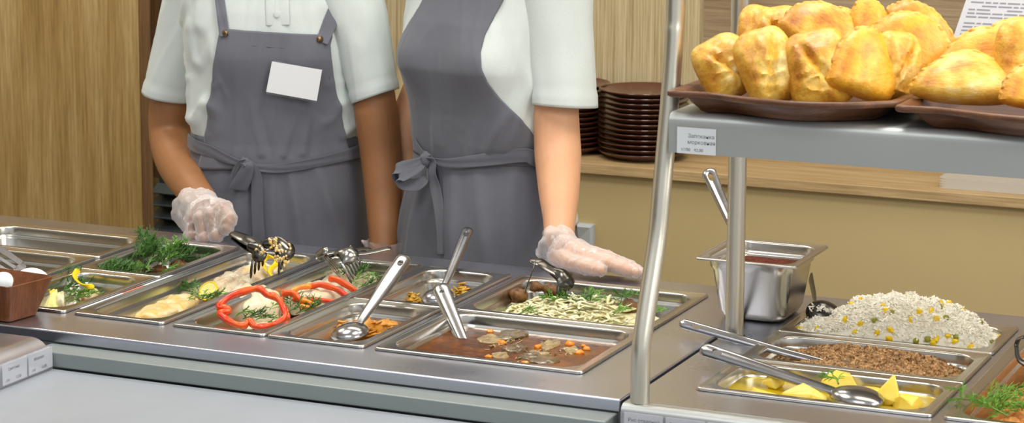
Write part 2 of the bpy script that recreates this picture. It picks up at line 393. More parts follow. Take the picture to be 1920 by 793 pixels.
# ------------------------------------------------------------------ pans
def make_pan(k, label, depth=None, z=0.0, taper=None, flange=.0165, rin=.033, name='food_pan', group='steel food pans set in the counters'):
    x0, x1, y0, y1 = PAN[k] if isinstance(k, str) else k
    x0 += GAP; x1 -= GAP; y0 += GAP; y1 -= GAP
    d = depth or PDEPTH[k]; mb = MB()
    def R(ins, r, zz): return rrect(x0+ins, x1-ins, y0+ins, y1-ins, r, z+zz, 8)
    tp = taper if taper is not None else .10*d
    T = .0009
    rings = [R(.0004, .0075, .0006), R(0, .008, .0016), R(.0004, .0078, .0034), R(.0016, .007, .0044), R(.0032, .007, .0046), R(.0044, .0075, .0040), R(.0058, .010, .0036),
             R(flange-.0015, rin+.001, .0034), R(flange, rin, .0026), R(flange+.001, rin-.001, .0004), R(flange+.0016, rin-.0015, -.010),
             R(flange+.002, rin-.002, -.0125), R(flange+.005, rin-.003, -.0150), R(flange+.0058, rin-.004, -.017),
             R(flange+.0058+tp*.9, rin-.005, -d+.012), R(flange+.0075+tp, rin-.005, -d+.006), R(flange+.011+tp, rin-.007, -d+.0018), R(flange+.018+tp, rin-.012, -d)]
    outr = [R(flange+.018+tp, rin-.012, -d-T), R(flange+.010+tp, rin-.006, -d-T+.0015), R(flange+.0065+tp, rin-.004, -d+.006), R(flange+.0045+tp*.9, rin-.003, -d+.012),
            R(flange+.0035, rin-.002, -.017), R(flange, rin-.001, -.012), R(flange-.0012, rin, .0004), R(.006, .01, .0016), R(.001, .008, .0008)]
    mb.loft(rings+[rings[-1]], True, False, False); 
    # bottom cap inner, then outer shell
    nR = len(rings[0]); base = (len(rings)-1)*nR; mb.f.append(tuple(base+j for j in range(nR))); mb.mi.append(0)
    mb.loft(outr, True, True, False)
    o = mb.obj(name, 'pan', angle=50); tag(o, label, 'food pan', group)
    return o
PLAB = dict(
 empty='long shallow steel pan, nearly empty, at the top left', spatula='steel pan with a slotted turner in it, below the empty pan', third='steel pan hidden behind the wooden bowl of eggs at the left',
 herb='small steel pan of herbed fish with lemon, right of the wooden bowl', meat='small steel pan of browned meat under dill, in front of the left worker', fish='long narrow steel pan of golden baked fish with lemon twists',
 pepper='long narrow steel pan of chicken rolls topped with red pepper rings', curry='small steel pan of orange stewed cabbage, front row with a spoon', curry2='small steel pan of yellow stewed vegetables, behind the front spoon pan',
 soup='wide steel pan of brown mushroom and carrot gravy', cabbage='wide steel pan of sliced cabbage with browned meat and dill', potato='steel pan of boiled yellow potatoes, nearest of the right station',
 buck='steel pan of brown buckwheat between the rice and potatoes', rice='steel pan heaped with white rice, corn and peas', crust='deep steel pan of crusted orange bake at the lower right')
for k in PAN: make_pan(k, PLAB[k])
SAU = (.292, .4535, .361, .535); SZ = .0935
make_pan(SAU, 'deep square steel pan of red brown sauce standing on the counter', depth=SZ-.002, z=SZ, taper=.009, rin=.026, flange=.014, group='deep steel pans')
# ------------------------------------------------------------------ pastry shelf
sh = thing('pastry_shelf', 'raised steel shelf on tube posts above the right counter', 'shelf', (.383, -.095, 0))
def S(o): return local(o, sh)
PR = .0128
pth = [(.383, -.095, .0), (.383, -.094, .06), (.383, -.091, .078), (.383, -.083, .10), (.383, -.074, .122)]+[tuple(at(x, y, x=.383)) for x, y in ((1232, 450), (1240, 365), (1247, 290), (1255, 200), (1261, 120), (1264, 60))]+[(.383, .018, .52), (.383, .018, .75)]
mb = MB(); mb.tube(spl(pth, 4), PR, 28, upv=(1, 0, 0)); S(mb.obj('front_post', 'pole'))
mb = MB(); mb.tube([(.382, .293, 0), (.382, .293, .2), (.382, .293, .5), (.382, .293, .75)], .0135, 28, upv=(1, 0, 0)); S(mb.obj('rear_post', 'pole'))
mb = MB(); mb.tube([(.382, .293, .0), (.382, .293, .003)], .016, 28, upv=(1, 0, 0)); S(mb.obj('foot_collar', 'dark_steel'))
# shelf slab: downturned rounded front
SX0 = .402; ST = .381; SF = -.052
prof = [(SF+.012, ST-.053), (SF, ST-.052), (SF, ST-.014)]+[(SF+.012-.012*math.cos(a), ST-.012+.012*math.sin(a)) for a in np.linspace(0.2, PI/2, 7)]+[(SF+.014, ST), (.359, ST), (.36, ST), (.372, ST-.004), (.372, ST-.05), (.362, ST-.05), (.36, ST-.012), (SF+.014, ST-.012), (SF+.0125, ST-.02)]
mb = MB(); mb.loft([[(x, y, z) for y, z in prof] for x in (SX0, SX0+.003, 1.5)], True); S(mb.obj('shelf_board', 'shelf'))
mb = MB(); mb.tube([(.383, .0, .36), (.383+.02, .0, .36)], .006, 12); S(mb.obj('bracket', 'dark_steel'))
mb = MB(); mb.tube([(.382, .293, .36), (.402, .293, .36)], .006, 12); S(mb.obj('bracket', 'dark_steel'))
p = at(1270, 286, y=SF)
card('price_card', Vector((p.x, SF-.0012, p.z)), (1, 0, 0), (0, 0, 1), .0535, .0345, (0, -1, 0), [('Запеканка', .28, .62, .0072), ('морковная', .27, .38, .0072), ('1/100   42,00', .10, .10, .0058)], 'white price card on the front edge of the pastry shelf', ink='ink')
# ------------------------------------------------------------------ light
w = bpy.data.worlds.new('w'); bpy.context.scene.world = w; w.use_nodes = True
w.node_tree.nodes['Background'].inputs[0].default_value = (.92, .96, 1.0, 1); w.node_tree.nodes['Background'].inputs[1].default_value = .72
def area(name, loc, sx, sy, power, col=(1, .97, .92), rot=(0, 0, 0)):
    l = bpy.data.lights.new(name, 'AREA'); l.shape = 'RECTANGLE'; l.size = sx; l.size_y = sy; l.energy = power; l.color = col
    o = bpy.data.objects.new(name, l); o.location = loc; o.rotation_euler = rot; C.objects.link(o); return o
def aim(loc, tgt):
    return (Vector(tgt)-Vector(loc)).to_track_quat('-Z', 'Y').to_euler()
area('front_fill', (-.9, .1, 1.9), .6, .6, 15)
area('front_fill', (.5, .1, 1.9), .6, .6, 18)
area('front_fill', (-.4, 1.25, 1.9), 1.6, .3, 14, (1, .96, .88))
area('front_fill', (-1.9, .9, 1.9), .5, .5, 12, (1, .96, .88))
area('front_fill', (1.1, .9, 1.9), .6, .6, 9, (1, .94, .82))
area('front_fill', (.0, -1.6, 2.3), 1.4, 1.0, 24, (1, .99, .97), aim((0, -1.6, 2.3), (0, .2, 0)))  # added front fill aimed at the counter, outside the ceiling's edge
area('right_key_light', (2.6, -1.0, 1.5), 1.0, 1.0, 20, (1, .98, .95), aim((2.6, -1.0, 1.5), (-.1, .8, .1)))  # added key light from the front right, no window is built there
area('shelf_lamp', (.98, .02, .322), .9, .06, 1.9, (1, .90, .72))
area('heat_lamp', (1.25, .0, 1.0), .3, .3, 3.5, (1, .82, .55), aim((1.25, .0, 1.0), (.75, .15, .4)))
vs = bpy.context.scene.view_settings; vs.view_transform = 'Standard'; vs.look = 'None'; vs.gamma = 1; vs.exposure = 0; vs.use_curve_mapping = False
# ------------------------------------------------------------------ people
def cloth(name, c, rough=.85, weave=1400, bump=.25, var=.05, sheen=.2):
    t = NT(name); v = t.mapping((1, 1, 1))
    cc = lin(c); d = tuple(x*(1-var*2) for x in cc[:3])+(1,); e = tuple(min(1, x*(1+var)) for x in cc[:3])+(1,)
    wv = t.noise(v, weave, 2, .5); big = t.noise(v, 14, 4)
    t.set(Base_Color=t.mix(t.ramp(big, [(.3, d), (.7, e)]), t.ramp(wv, [(.3, (.82, .82, .82, 1)), (.7, (1, 1, 1, 1))]), .6, 'MULTIPLY'), Roughness=rough)
    t.b.inputs['Sheen Weight'].default_value = sheen
    b1 = t.bump(wv, bump, .0004)
    return t.m
MT['shirt'] = cloth('white pique cotton', 'd6dedb', .9, 900, .3, .012, .1)
MT['apron'] = cloth('slate grey apron cloth', '6a6c76', .82, 1100, .3, .04)
MT['apron_dark'] = cloth('grey apron tie cloth', '62646e', .82, 1100, .3, .04)
MT['trousers'] = cloth('dark trousers', '23252c', .9)
MT['skin_l'] = simple('tanned skin', '9c6a42', .5, 0, .06, 25, .06, 900, sss=.12)
MT['skin_r'] = simple('light skin', 'dda780', .5, 0, .05, 25, .06, 900, sss=.12)
MT['hair'] = simple('dark brown hair', '2c1c14', .5, 0, .2, 200)
MT['snap'] = simple('bronze snap metal', '8a7358', .3, 1)
MT['button'] = simple('white shirt button', 'd8dcdc', .3)
MT['white_plastic'] = simple('white badge plastic', 'e6e8ea', .35)
t = NT('thin clear vinyl glove'); t.set(Base_Color='e9e1df', Roughness=.32); t.b.inputs['Specular IOR Level'].default_value = .7
v_ = t.mapping((1, 1, 1)); n_ = t.noise(t.mapping((70, 70, 25), rot=(.4, .5, .3)), 1.2, 5, .65); t.bump(n_, .9, .003)
tr = t.new('ShaderNodeBsdfTransparent'); mx = t.new('ShaderNodeMixShader'); lw = t.new('ShaderNodeLayerWeight'); lw.inputs['Blend'].default_value = .45
mr = t.new('ShaderNodeMapRange'); mr.inputs['To Min'].default_value = .20; mr.inputs['To Max'].default_value = .9; t.l.new(lw.outputs['Facing'], mr.inputs['Value'])
ad = t.new('ShaderNodeMath', operation='ADD'); ad.use_clamp = True
rr_ = t.new('ShaderNodeMapRange'); rr_.inputs['From Min'].default_value = .55; rr_.inputs['From Max'].default_value = .7; rr_.inputs['To Max'].default_value = .45; t.l.new(n_, rr_.inputs['Value'])
t.l.new(mr.outputs[0], ad.inputs[0]); t.l.new(rr_.outputs[0], ad.inputs[1])
t.l.new(ad.outputs[0], mx.inputs[0]); t.l.new(tr.outputs[0], mx.inputs[1]); t.l.new(t.b.outputs[0], mx.inputs[2]); t.l.new(mx.outputs[0], t.out.inputs['Surface'])
MT['glove'] = t.m

def bake(o, smooth_it=0, voxel=.004):
    """turn overlapping closed tubes into one continuous skin"""
    md = o.modifiers.new('r', 'REMESH'); md.mode = 'VOXEL'; md.voxel_size = voxel; md.use_smooth_shade = True
    if smooth_it:
        ms = o.modifiers.new('s', 'SMOOTH'); ms.factor = .5; ms.iterations = smooth_it
    dg = bpy.context.evaluated_depsgraph_get(); dg.update()
    me = bpy.data.meshes.new_from_object(o.evaluated_get(dg)); old = o.data; mats = [m for m in old.materials]
    o.modifiers.clear(); o.data = me; me.name = o.name; bpy.data.meshes.remove(old)
    me.materials.clear()
    for m in mats: me.materials.append(m)
    me.polygons.foreach_set('use_smooth', [True]*len(me.polygons)); me.polygons.foreach_set('material_index', [0]*len(me.polygons))
    return o
def displace(o, fn):
    me = o.data; me.update(); N = [v.normal.copy() for v in me.vertices]
    for v, n in zip(me.vertices, N): v.co += n*fn(v.co)
    me.update()

class Figure:
    def __init__(s, O, rz, A, B, bust, bz, n=2.3):
        s.O = Vector(O); s.c, s.sn = math.cos(rz), math.sin(rz); s.A, s.B, s.bust, s.bz, s.n = A, B, bust, bz, n
    def r(s, f, z):
        a = interp(z, *s.A); b = interp(z, *s.B); n = s.n
        q = ((abs(math.sin(f))/a)**n+(abs(math.cos(f))/b)**n)**(-1/n)
        for u in (-.52, .52): q += s.bust*math.exp(-((f-u)/.40)**2-((z-s.bz)/.055)**2)
        return q
    def P(s, f, z, off=0):
        q = s.r(f, z)+off; x, y = q*math.sin(f), -q*math.cos(f)
        return Vector((s.O.x+x*s.c-y*s.sn, s.O.y+x*s.sn+y*s.c, z))
    def L(s, x, y, z): return Vector((s.O.x+x*s.c-y*s.sn, s.O.y+x*s.sn+y*s.c, z))
    def hit(s, px, py, off=0):
        """first point of the (inflated) torso along the ray of a pixel"""
        v = CF+float((px-PCX)/FOC)*CR-float((py-PCY)/FOC)*CU; t = 3.6; best = (9, None)
        while t < 5.2:
            p = CP+v*t; dx, dy = p.x-s.O.x, p.y-s.O.y
            x = dx*s.c+dy*s.sn; y = -dx*s.sn+dy*s.c
            g = math.hypot(x, y)-s.r(math.atan2(x, -y), p.z)-off
            if g < 0: return p
            if g < best[0]: best = (g, p)
            t += .0015
        return best[1]
    def ang(s, px, py, off=0, lo=-1.5, hi=1.5):
        """angle on the torso whose image column is px, at the height seen at py"""
        z = at(px, py, y=s.O.y-.1).z; best = None
        prev = pix(s.P(lo, z, off))[0]
        f = lo
        fs = np.linspace(lo, hi, 121); xs = [pix(s.P(q, z, off))[0] for q in fs]
        i0 = int(np.argmin(xs)); i1 = int(np.argmax(xs))
        if px <= xs[i0]: return float(fs[i0])-.25, z
        if px >= xs[i1]: return float(fs[i1])+.25, z
        for i in range(i0, i1):
            if xs[i] <= px <= xs[i+1]: return float(fs[i]+(fs[i+1]-fs[i])*(px-xs[i])/(xs[i+1]-xs[i]+1e-9)), z
        return float(fs[i1]), z
def sheet(F, rows, nf, off, fold, mat, name, parent, thick=.0018, sub=1):
    """rows: (z, f0, f1); a cloth sheet lying on the torso"""
    V = []
    for (z, f0, f1) in rows:
        for k in range(nf+1):
            f = f0+(f1-f0)*k/nf; e = min(1, min(k, nf-k)/3.)
            V.append(F.P(f, z, off(f, z)+fold(f, z)*(.3+.7*e)))
    mb = MB(); R = [V[i*(nf+1):(i+1)*(nf+1)] for i in range(len(rows))]; mb.loft(R, False)
    o = mb.obj(name, mat, angle=0); md = o.modifiers.new('t', 'SOLIDIFY'); md.thickness = thick; md.offset = 0
    if sub:
        md = o.modifiers.new('u', 'SUBSURF'); md.levels = sub; md.render_levels = sub
    return local(o, parent)
def ribbon(name, pts, ws, mat, T, par, wdirs, thick=.0016, n=6):
    """strip through 3d points; wdirs = width direction per point"""
    P = spl(pts, n); m = len(P)
    W = [interp(i/(m-1), np.linspace(0, 1, len(ws)), ws) for i in range(m)]
    D = [Vector([interp(i/(m-1), np.linspace(0, 1, len(wdirs)), [d[a] for d in wdirs]) for a in range(3)]).normalized() for i in range(m)]
    rings = []
    for i in range(m):
        tn = (P[min(i+1, m-1)]-P[max(i-1, 0)]).normalized(); d = (D[i]-tn*D[i].dot(tn)).normalized(); nn = tn.cross(d)
        w = W[i]/2
        rings.append([P[i]+d*(w*q)+nn*(.0007*math.sin(q*5+i*.2)) for q in (-1, -.8, -.4, 0, .4, .8, 1)])
    mb = MB(); mb.loft(rings, False); o = mb.obj(name, mat, angle=0)
    md = o.modifiers.new('t', 'SOLIDIFY'); md.thickness = thick; md.offset = 0
    md = o.modifiers.new('u', 'SUBSURF'); md.levels = 1; md.render_levels = 1
    o.parent = par or T; o.data.transform(Matrix.Translation(-Vector(T.location))); return o
def rid(x): return 1-abs(2*x)  # ridge helper
def nz(x, y, z=0.): return noise.noise(Vector((x, y, z)))
def hand_tubes(mb, J, extra=0.0, wr=.026):
    """J: dict wrist, mcp[4], pip[4], dip[4], tip[4], thumb[4]"""
    W = J['wrist']; fr = [.0098, .0100, .0095, .0083]
    for i in range(4):
        m, p, d, t_ = J['mcp'][i], J['pip'][i], J['dip'][i], J['tip'][i]; r = fr[i]+extra
        mb.tube([m, m.lerp(p, .5), p, p.lerp(d, .5), d, d.lerp(t_, .6), t_], [r*1.12, r, r*1.04, r*.93, r*.93, r*.86, r*.62], 12)
        mb.blob(m, r*1.15, 6); mb.blob(p, r*1.03, 6); mb.blob(d, r*.93, 6); mb.blob(t_, r*.72, 6)
        o = W+(m-W).normalized()*.004
        mb.tube([o, o.lerp(m, .35), o.lerp(m, .7), m], [wr*.62+extra, .0165+extra, .0145+extra, r*1.15], 12)
    c, m, p, t_ = J['thumb']; r = .0108+extra
    mb.tube([W.lerp(c, .5), c, m, m.lerp(p, .5), p, p.lerp(t_, .55), t_], [.014+extra, .0165+extra, r*1.15, r, r*1.02, r*.95, r*.62], 12)
    for q, k in ((c, .0165+extra), (m, r*1.15), (p, r*1.02), (t_, r*.7)): mb.blob(q, k, 6)
    a = J['mcp'][0]; mb.tube([c, (c+a)/2, a], [.011+extra, .010+extra, .009+extra], 10)   # web
def head_parts(mb, O, yaw):
    """a plain face above the neck"""
    R = Matrix.Rotation(yaw, 3, 'Z'); z = .70
    def Q(x, y, zz): return O+R @ Vector((x, y, zz))
    mb.blob(Q(0, .01, z+.035), (.073, .092, .095), 12, rot=R); mb.blob(Q(0, -.022, z-.045), (.052, .055, .062), 10, rot=R)
    mb.blob(Q(0, -.060, z-.083), (.022, .018, .018), 8); mb.tube([Q(0, -.085, z+.02), Q(0, -.098, z), Q(0, -.106, z-.018)], [.007, .009, .011], 8)
    for s in (-1, 1):
        mb.blob(Q(.076*s, .008, z-.005), (.008, .018, .03), 6, rot=R); mb.blob(Q(.013*s, -.09, z-.02), .008, 6)
    mb.tube([Q(-.022, -.073, z-.047), Q(0, -.084, z-.046), Q(.022, -.073, z-.047)], [.004, .006, .004], 8)
def person(key, F, label, arms, hands, skin, loc):
    T = thing('person', label, 'person', (loc[0], loc[1], FZ))
    mb = MB(); O = Vector((F.O.x, F.O.y, 0)); yaw = math.atan2(F.sn, F.c)
    zs = list(np.linspace(-.18, .50, 18))
    mb.loft([[F.P(f, z, -.012) for f in np.linspace(-PI, PI, 28, endpoint=False)] for z in zs])
    mb.tube([F.L(0, .0, .44), F.L(0, .0, .53), F.L(0, -.005, .62), F.L(0, -.01, .70)], [.07, .055, .052, .055], 16)
    head_parts(mb, O, yaw)
    for s in (-1, 1):
        mb.tube([F.L(.08*s, 0, -.12), F.L(.085*s, 0, -.25), F.L(.08*s, 0, -.45), F.L(.08*s, .01, -.65), F.L(.08*s, .01, -.80)], [.085, .075, .052, .045, .036], 14)
        mb.tube([F.L(.08*s, .03, -.845), F.L(.08*s, -.05, -.845), F.L(.08*s, -.14, -.85)], [.024, .03, .018], 10)
    for (pts, rad) in arms:
        P = spl([tuple(p) for p in pts], 5); r = [interp(i/(len(P)-1), np.linspace(0, 1, len(rad)), rad) for i in range(len(P))]
        mb.tube(P, r, 20); mb.blob(P[0], rad[0]*.85, 8)
        mb.tube([F.L(0, 0, P[0].z), P[0]], [.055, rad[0]*.6], 14)
    for J in hands: hand_tubes(mb, J)
    body = mb.obj('body', skin, recalc=False); bake(body, 4, .0034); local(body, T)
    # eyes, hair
    R = Matrix.Rotation(yaw, 3, 'Z')
    for s in (-1, 1):
        m2 = MB(); m2.blob(O+R @ Vector((.029*s, -.0625, .708)), .0100, 8); e_ = m2.obj('eye', 'button'); local(e_, T)
        m2 = MB(); m2.blob(O+R @ Vector((.029*s, -.0690, .708)), .0046, 6); child(m2.obj('iris', 'hair'), T, e_)
        m2 = MB(); m2.tube([O+R @ Vector((x_*s, y_, z_)) for x_, y_, z_ in ((.012, -.080, .730), (.030, -.078, .737), (.048, -.066, .731))], [.002, .003, .0015], 6); local(m2.obj('eyebrow', 'hair'), T)
    m2 = MB(); m2.blob(O+R @ Vector((0, .020, .765)), (.081, .098, .082), 12, jit=.05, fr=3, rot=R); m2.blob(O+R @ Vector((0, .09, .72)), (.045, .05, .05), 8, jit=.1, fr=3)
    local(m2.obj('hair', 'hair'), T)
    # trousers and shoes
    m2 = MB()
    m2.loft([[F.P(f, z, .004) for f in np.linspace(-PI, PI, 28, endpoint=False)] for z in (-.22, -.12, 0, .06)])
    for s in (-1, 1): m2.tube([F.L(.082*s, 0, -.14), F.L(.086*s, 0, -.3), F.L(.082*s, 0, -.5), F.L(.08*s, .01, -.79)], [.094, .084, .068, .062], 16)
    local(m2.obj('trousers', 'trousers'), T)
    for s in (-1, 1):
        m2 = MB(); m2.tube([F.L(.08*s, .045, -.838), F.L(.08*s, 0, -.836), F.L(.08*s, -.08, -.84), F.L(.08*s, -.16, -.85)], [.030, .036, .038, .018], 12, flat=.8); local(m2.obj('shoe', 'black'), T)
    return T
def child(o, T, par):
    o.parent = par or T; o.data.transform(Matrix.Translation(-Vector(T.location))); return o
def shf(fold, f, z): return fold(f, z)*min(1, max(0, (z-.135)/.03))
def shirt(F, T, sleeves, fold, top=.5):
    mb = MB(); nf = 120; rings = []
    for z in np.linspace(.02, top, 90):
        rings.append([F.P(f, z, .0045+shf(fold, f, z)) for f in np.linspace(-PI, PI, nf, endpoint=False)])
    mb.loft(rings, True, False, False)
    mb.loft([[F.P(f, z, .0045-k*k*.05) for f in np.linspace(-PI, PI, nf, endpoint=False)] for k, z in ((0, top), (.6, top+.015), (1.0, top+.03))], True, False, False)
    o = mb.obj('shirt', 'shirt', T, angle=0); local(o, T); md = o.modifiers.new('t', 'SOLIDIFY'); md.thickness = .002; md.offset = 1
    for (pts, rad, tilt, seed) in sleeves:
        P = spl([tuple(p) for p in pts], 10); m = len(P); r = [interp(i/(m-1), np.linspace(0, 1, len(rad)), rad) for i in range(m)]
        ns = 72; u = Vector((1, 0, 0)); rings = []
        for i in range(m):
            t_ = (P[min(i+1, m-1)]-P[max(i-1, 0)]).normalized(); e = (i/(m-1))**3; t_ = t_.lerp(Vector(tilt).normalized(), e).normalized() if tilt else t_
            u = (u-t_*u.dot(t_)).normalized(); w = t_.cross(u); ring = []
            hem = 0 if i < m-5 else .0012
            if i == m-5: hem = -.0006
            for k in range(ns):
                a = 2*PI*k/ns
                fo = .0045*nz(math.cos(a)*1.4+seed, math.sin(a)*1.4, i*.05)+.0022*max(0, 1-abs(nz(math.cos(a)*1.2+seed+i*.035, math.sin(a)*1.5+i*.02, i*.02)*5))*(1-i/m*.4)
                q = r[i]+fo*(1-.3*e)+hem
                ring.append(P[i]+u*(q*math.cos(a))+w*(q*math.sin(a)))
            rings.append(ring)
        c0 = sum(rings[0], Vector())/ns
        rings = [[c0+(p-c0)*.45+Vector((0, 0, .020))+(Vector((F.O.x, F.O.y, c0.z))-c0)*.22 for p in rings[0]], [c0+(p-c0)*.85+Vector((0, 0, .012))+(Vector((F.O.x, F.O.y, c0.z))-c0)*.06 for p in rings[0]]]+rings
        mb = MB(); mb.loft(rings, True, True, False); so = mb.obj('sleeve', 'shirt', o, angle=0)
        so.data.transform(Matrix.Translation(-Vector(T.location))); md = so.modifiers.new('t', 'SOLIDIFY'); md.thickness = .0022; md.offset = -1
    # collar
    mb = MB(); n = 40
    mb.loft([[F.L((rx)*math.sin(f), -.005-(ry)*math.cos(f), z-.018*max(0, math.cos(f))) for f in np.linspace(-PI, PI, n, endpoint=False)] for rx, ry, z in ((.075, .068, .535), (.062, .060, .575), (.066, .064, .578), (.084, .078, .538))], True, False, False)
    c = mb.obj('collar', 'shirt', T); local(c, T); md = c.modifiers.new('t', 'SOLIDIFY'); md.thickness = .002
    return o
def glove(T, J, cuff, seed, lab=None):
    mb = MB(); hand_tubes(mb, J, .0030)
    W = J['wrist']
    o = mb.obj('glove', 'glove', recalc=False); bake(o, 2, .0024)
    def wr(p):
        q = p*30+Vector((seed, 0, 0)); a = noise.noise(Vector((q.x+q.z*.7, q.y*.8, q.z*.5-q.x*.3))); b = noise.noise(Vector((q.x*2+q.z*2.4, q.y*1.6, q.z*.9)))
        return .0016*max(0, 1-abs(a)*9)+.0008*max(0, 1-abs(b)*7)+.0006*a
    displace(o, wr); local(o, T)
    # loose wavy cuff
    P, rr = cuff; P = spl([tuple(p) for p in P], 6); m = len(P); ns = 64; u = Vector((1, 0, 0)); rings = []
    for i in range(m):
        t_ = (P[min(i+1, m-1)]-P[max(i-1, 0)]).normalized(); u = (u-t_*u.dot(t_)).normalized(); w = t_.cross(u)
        q = interp(i/(m-1), np.linspace(0, 1, len(rr)), rr); g = i/(m-1)
        rings.append([P[i]+(u*math.cos(a)+w*math.sin(a))*(q*(1+g*.22*noise.noise(Vector((math.cos(a)*2.2+seed, math.sin(a)*2.2, g*1.5)))+.05*noise.noise(Vector((math.cos(a)*7, math.sin(a)*7+seed, g*3)))))-t_*(g*.008*noise.noise(Vector((math.cos(a)*2, math.sin(a)*2, seed)))) for a in np.linspace(0, 2*PI, ns, endpoint=False)])
    mb = MB(); mb.loft(rings, True, False, False); c = mb.obj('cuff', 'glove', o, angle=0)
    c.data.transform(Matrix.Translation(-Vector(T.location)))
    return o
def V3(px, py, y): return at(px, py, y=y)
def hand_from(px):
    J = {'wrist': V3(*px['wrist'])}
    for k in ('mcp', 'pip', 'dip', 'tip', 'thumb'): J[k] = [V3(*q) for q in px[k]]
    return J
# ---------------------------------------------------------------- left worker
rzL = math.radians(25); oL = at(517, 290, y=.86)
FLg = Figure((oL.x, .865, 0), rzL, ([-.3, -.1, .03, .14, .2, .28, .36, .43, .48, .51], [.172, .166, .158, .148, .150, .156, .166, .168, .135, .075]),
             ([-.3, -.1, .03, .14, .22, .3, .38, .45, .48, .51], [.125, .118, .110, .100, .104, .108, .104, .090, .078, .06]), .014, .30)
armL = [([V3(372, -20, .86), V3(345, 90, .86), V3(322, 190, .855), V3(320, 255, .85), V3(331, 305, .79), V3(356, 348, .70), V3(384, 382, .640)], [.036, .036, .042, .041, .038, .032, .026]),
        ([V3(652, -20, .88), V3(690, 100, .875), V3(705, 210, .87), V3(714, 290, .87), V3(718, 370, .85), V3(721, 450, .82), V3(722, 500, .80)], [.034, .034, .0405, .038, .033, .028, .025])]
HL = hand_from(dict(wrist=(386, 384, .640), mcp=[(414, 396, .585), (398, 405, .578), (377, 411, .578), (357, 412, .586)],
     pip=[(424, 428, .568), (405, 443, .563), (382, 447, .564), (360, 442, .573)], dip=[(407, 436, .590), (392, 447, .590), (372, 447, .592), (354, 440, .596)],
     tip=[(402, 425, .606), (388, 432, .606), (370, 432, .606), (356, 430, .608)], thumb=[(404, 392, .612), (421, 392, .590), (431, 410, .575), (424, 428, .560)]))
wl = V3(722, 500, .80)
def drop_hand(w, d=Vector((.0, -.02, -1))):
    d = d.normalized(); J = {'wrist': w}; sx = Vector((.018, .004, 0))
    J['mcp'] = [w+d*.085+sx*k for k in (1.4, .45, -.45, -1.3)]; J['pip'] = [p+d*.038+Vector((0, -.012, 0)) for p in J['mcp']]
    J['dip'] = [p+d*.02+Vector((0, .008, 0)) for p in J['pip']]; J['tip'] = [p+d*.016+Vector((0, .014, 0)) for p in J['dip']]
    J['thumb'] = [w+d*.03+sx*1.2, w+d*.06+sx*2.2+Vector((0, -.012, 0)), w+d*.085+sx*2.4+Vector((0, -.02, 0)), w+d*.105+sx*2.2+Vector((0, -.024, 0))]
    return J
HL2 = drop_hand(wl)
pL = person('l', FLg, 'person in a white polo and grey apron with a blank name badge', armL, [HL, HL2], 'skin_l', (oL.x, .865))
def foldL(f, z):
    c = .0030*max(0, 1-abs(nz(f*3.2+4, z*3.5+f*1.3, 2.)*4.5))+.0022*nz(f*6, z*9, 5)
    side = math.exp(-((abs(f)-1.15)/.35)**2); c += side*.009*max(0, 1-abs(nz(f*4, z*14+abs(f)*2, 9)*3.2))*(.5+.5*(z < .26)+.4)
    return c+side*.006*math.exp(-((z-.19)/.05)**2)
slL = [([V3(374, -25, .86), V3(360, 40, .86), V3(339, 110, .858), V3(317, 180, .855)], [.062, .060, .056, .0525], (-.17, 0, -1), 3),
       ([V3(648, -25, .88), V3(668, 40, .878), V3(688, 110, .875), V3(705, 180, .87)], [.062, .058, .050, .0445], (.38, 0, -1), 8)]
shirt(FLg, pL, slL, foldL)
# apron bib
def bibL():
    pts = [(48, 415, 621), (56, 412, 621), (75, 408, 618), (110, 402, 620), (150, 399, 624), (190, 394, 629), (230, 389, 635), (262, 384, 640), (290, 378, 648), (312, 372, 655)]
    rows = []
    for y in np.linspace(48, 312, 60):
        l = interp(y, [p[0] for p in pts], [p[1] for p in pts]); r = interp(y, [p[0] for p in pts], [p[2] for p in pts])
        slope = 24*(1-min(1, (y-48)/80))
        f0, z0 = FLg.ang(l, y, .012, -1.2, 1.2); f1, z1 = FLg.ang(r, y+slope, .012, -1.2, 1.2)
        rows.append((z0, z1, f0, f1))
    return rows
def foldA(f, z):
    d = .0022*nz(f*3+1, z*7, 3)
    for (f0, k, s) in ((.22, 2.2, .05), (-.18, -1.4, .06), (.48, 1.2, .05)):   # radiating from the waist
        u = f-(f0+k*(z-.14)); g = max(0, 1-abs(z-.15)/.09)
        if z > .12: d += .0045*g*math.exp(-(u/s)**2)-.002*g*math.exp(-((u-.12)/.05)**2)
    d += .0032*max(0, 1-abs(nz(f*2.4+7, z*2.2-f*.8, 1.)*4))
    return d
rowsL = bibL(); V = []; nf = 60
R = []
for (z0, z1, f0, f1) in rowsL:
    R.append([FLg.P(f0+(f1-f0)*k/nf, z0+(z1-z0)*k/nf, max(.0115, .0085+shf(foldL, f0+(f1-f0)*k/nf, z0+(z1-z0)*k/nf))+foldA(f0+(f1-f0)*k/nf, z0+(z1-z0)*k/nf)) for k in range(nf+1)])
mb = MB(); mb.loft(R, False); ap = mb.obj('apron', 'apron', angle=0); local(ap, pL)
md = ap.modifiers.new('t', 'SOLIDIFY'); md.thickness = .002
def child(o, T, par):
    """o built in world coordinates: make it a part of T (par None) or a sub-part of par"""
    o.parent = par or T; o.data.transform(Matrix.Translation(-Vector(T.location))); return o
def skirt(F, T, par, z0, z1, f0, f1, fl, folds, name='skirt', mat='apron'):
    R = []
    for z in np.linspace(z0, z1, 70):
        g = (z0-z)/(z0-z1)
        R.append([F.P(f, z, .010+fl*g+folds(f, z, g)) for f in np.linspace(f0, f1, 110)])
    mb = MB(); mb.loft(R, False); o = mb.obj(name, mat, angle=0); md = o.modifiers.new('t', 'SOLIDIFY'); md.thickness = .002
    return child(o, T, par)
